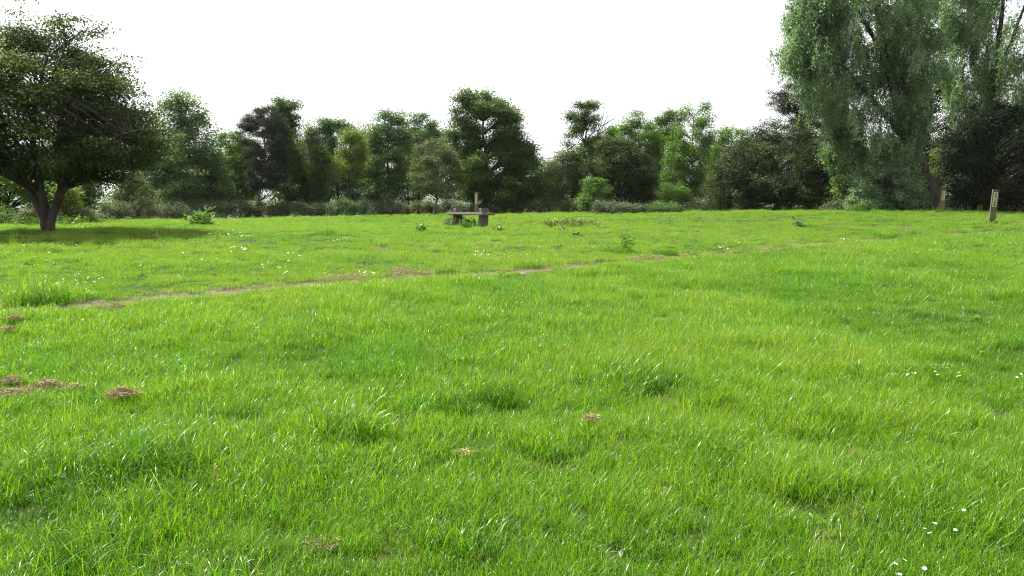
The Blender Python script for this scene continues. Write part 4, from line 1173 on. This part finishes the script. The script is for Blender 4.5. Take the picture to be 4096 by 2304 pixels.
for (px, py, sx, sy, n, lb) in near:
    for k in range(n):
        r_ = thing('daisy', lb, 'daisy', flower_spot(px, py, sx, sy), 'daisies: ' + lb)
        tilt(r_); r_.scale = (.72,) * 3
        link('petals', PET, None, r_); link('disc', DIS, None, r_); link('stem', STM, None, r_)
far = [(930, 938, 60, 5, 26, 'far daisy in the long pale drift right of the dock clump'), (965, 998, 22, 6, 22, 'daisy in the dense round patch left of the bench'),
       (1150, 1028, 32, 10, 12, 'daisy in the patch left of the bench with a dark tuft'), (1085, 1065, 25, 6, 11, 'daisy in the small patch above the track, left'),
       (1148, 1093, 12, 6, 9, 'daisy in the little patch just above the track'), (1480, 1091, 16, 5, 13, 'daisy in the patch touching the track left of centre'),
       (1920, 1006, 12, 4, 7, 'daisy in the small clump in front of the bench'), (1975, 1022, 60, 5, 14, 'daisy in the thin line in front of the bench'),
       (2172, 989, 10, 4, 6, 'daisy in the tiny clump right of the bench'), (2670, 862, 14, 3, 6, 'distant daisy near the feathery tree'),
       (3390, 959, 28, 3, 16, 'daisy in the flat white patch above the track, right'), (2885, 990, 12, 5, 8, 'daisy in the small clump at the right of the track'),
       (330, 1122, 50, 14, 15, 'daisy in the drift above the track at the left'), (60, 1000, 70, 12, 12, 'daisy near the left edge below the hawthorn shade'),
       (210, 978, 60, 7, 12, 'daisy along the lower rim of the hawthorn shade'), (1330, 958, 30, 8, 8, 'daisy in the sparse patch left of the upright dock'),
       (872, 894, 8, 2, 6, 'white flower at the right foot of the dock clump'), (2960, 970, 18, 4, 6, 'daisy in the scant clump right of the thistle'),
       (820, 1040, 90, 14, 12, 'lone daisy scattered through the left meadow'), (4060, 972, 25, 4, 6, 'daisy at the right edge below the Main Hall post')]
for (px, py, sx, sy, n, lb) in far:
    for k in range(n):
        ob = link('daisy', FAR_DAISY, None, None, flower_spot(px, py, sx, sy))
        tilt(ob); ob.scale = (1.2, 1.2, 1.0) if py < 950 else (.95, .95, 1.0)
        tag(ob, lb, 'daisy', 'daisies: ' + lb)
yel = [(1195, 857, 16, 3, 14, 'buttercup in the bright yellow patch far left of the bench'), (1560, 859, 18, 3, 12, 'buttercup in the yellow patch nearer the bench'),
       (1640, 861, 60, 4, 18, 'buttercup in the thin yellow line left of the bench'), (2420, 892, 10, 5, 5, 'buttercup right of the straggly weed patch'),
       (3510, 1005, 55, 6, 9, 'buttercup in the loose group at the right of the lawn'), (3680, 1008, 20, 4, 5, 'buttercup in the small group right of the loose one'),
       (3930, 985, 22, 14, 7, 'buttercup near the right edge below the posts'), (3200, 945, 4, 2, 1, 'single dandelion above the track at the right'),
       (3375, 926, 3, 2, 1, 'single dandelion in the far grass at the right'), (3765, 1392, 3, 2, 1, 'single yellow flower left of the right-hand daisies'),
       (3925, 1414, 3, 2, 1, 'single yellow flower above the right-hand daisies'), (1425, 1222, 30, 10, 3, 'yellow flower below the track left of centre'),
       (335, 1283, 5, 3, 1, 'single yellow flower in the left lawn below the track'), (250, 995, 8, 3, 2, 'yellow flower under the hawthorn shade')]
for (px, py, sx, sy, n, lb) in yel:
    for k in range(n):
        ob = link('buttercup', FAR_BUTTER, None, None, flower_spot(px, py, sx, sy))
        tilt(ob); ob.scale = (1.7, 1.7, 1.2) if py < 900 else (1.0, 1.0, 1.0)
        tag(ob, lb, 'buttercup', 'buttercups: ' + lb)
print('triangles', sum(len(o.data.loops) - 2 * len(o.data.polygons) for o in scene.objects if o.type == 'MESH'))

# ------------------------------------------------------------------ summer haze: one even box of air round everything
hm, nt, N, L, out = nmat('summer_haze')
pv = N.new('ShaderNodeVolumePrincipled')
pv.inputs['Color'].default_value = (0.93, 0.96, 1.0, 1)
pv.inputs['Density'].default_value = 0.0001
pv.inputs['Anisotropy'].default_value = 0.3
L.new(pv.outputs[0], out.inputs['Volume'])
hb = link('haze', box_mesh('haze', 15000, 15000, 80.0, 0, -55.0), hm)
tag(hb, 'thin pale summer haze filling the air over the field', 'haze', kind='stuff')
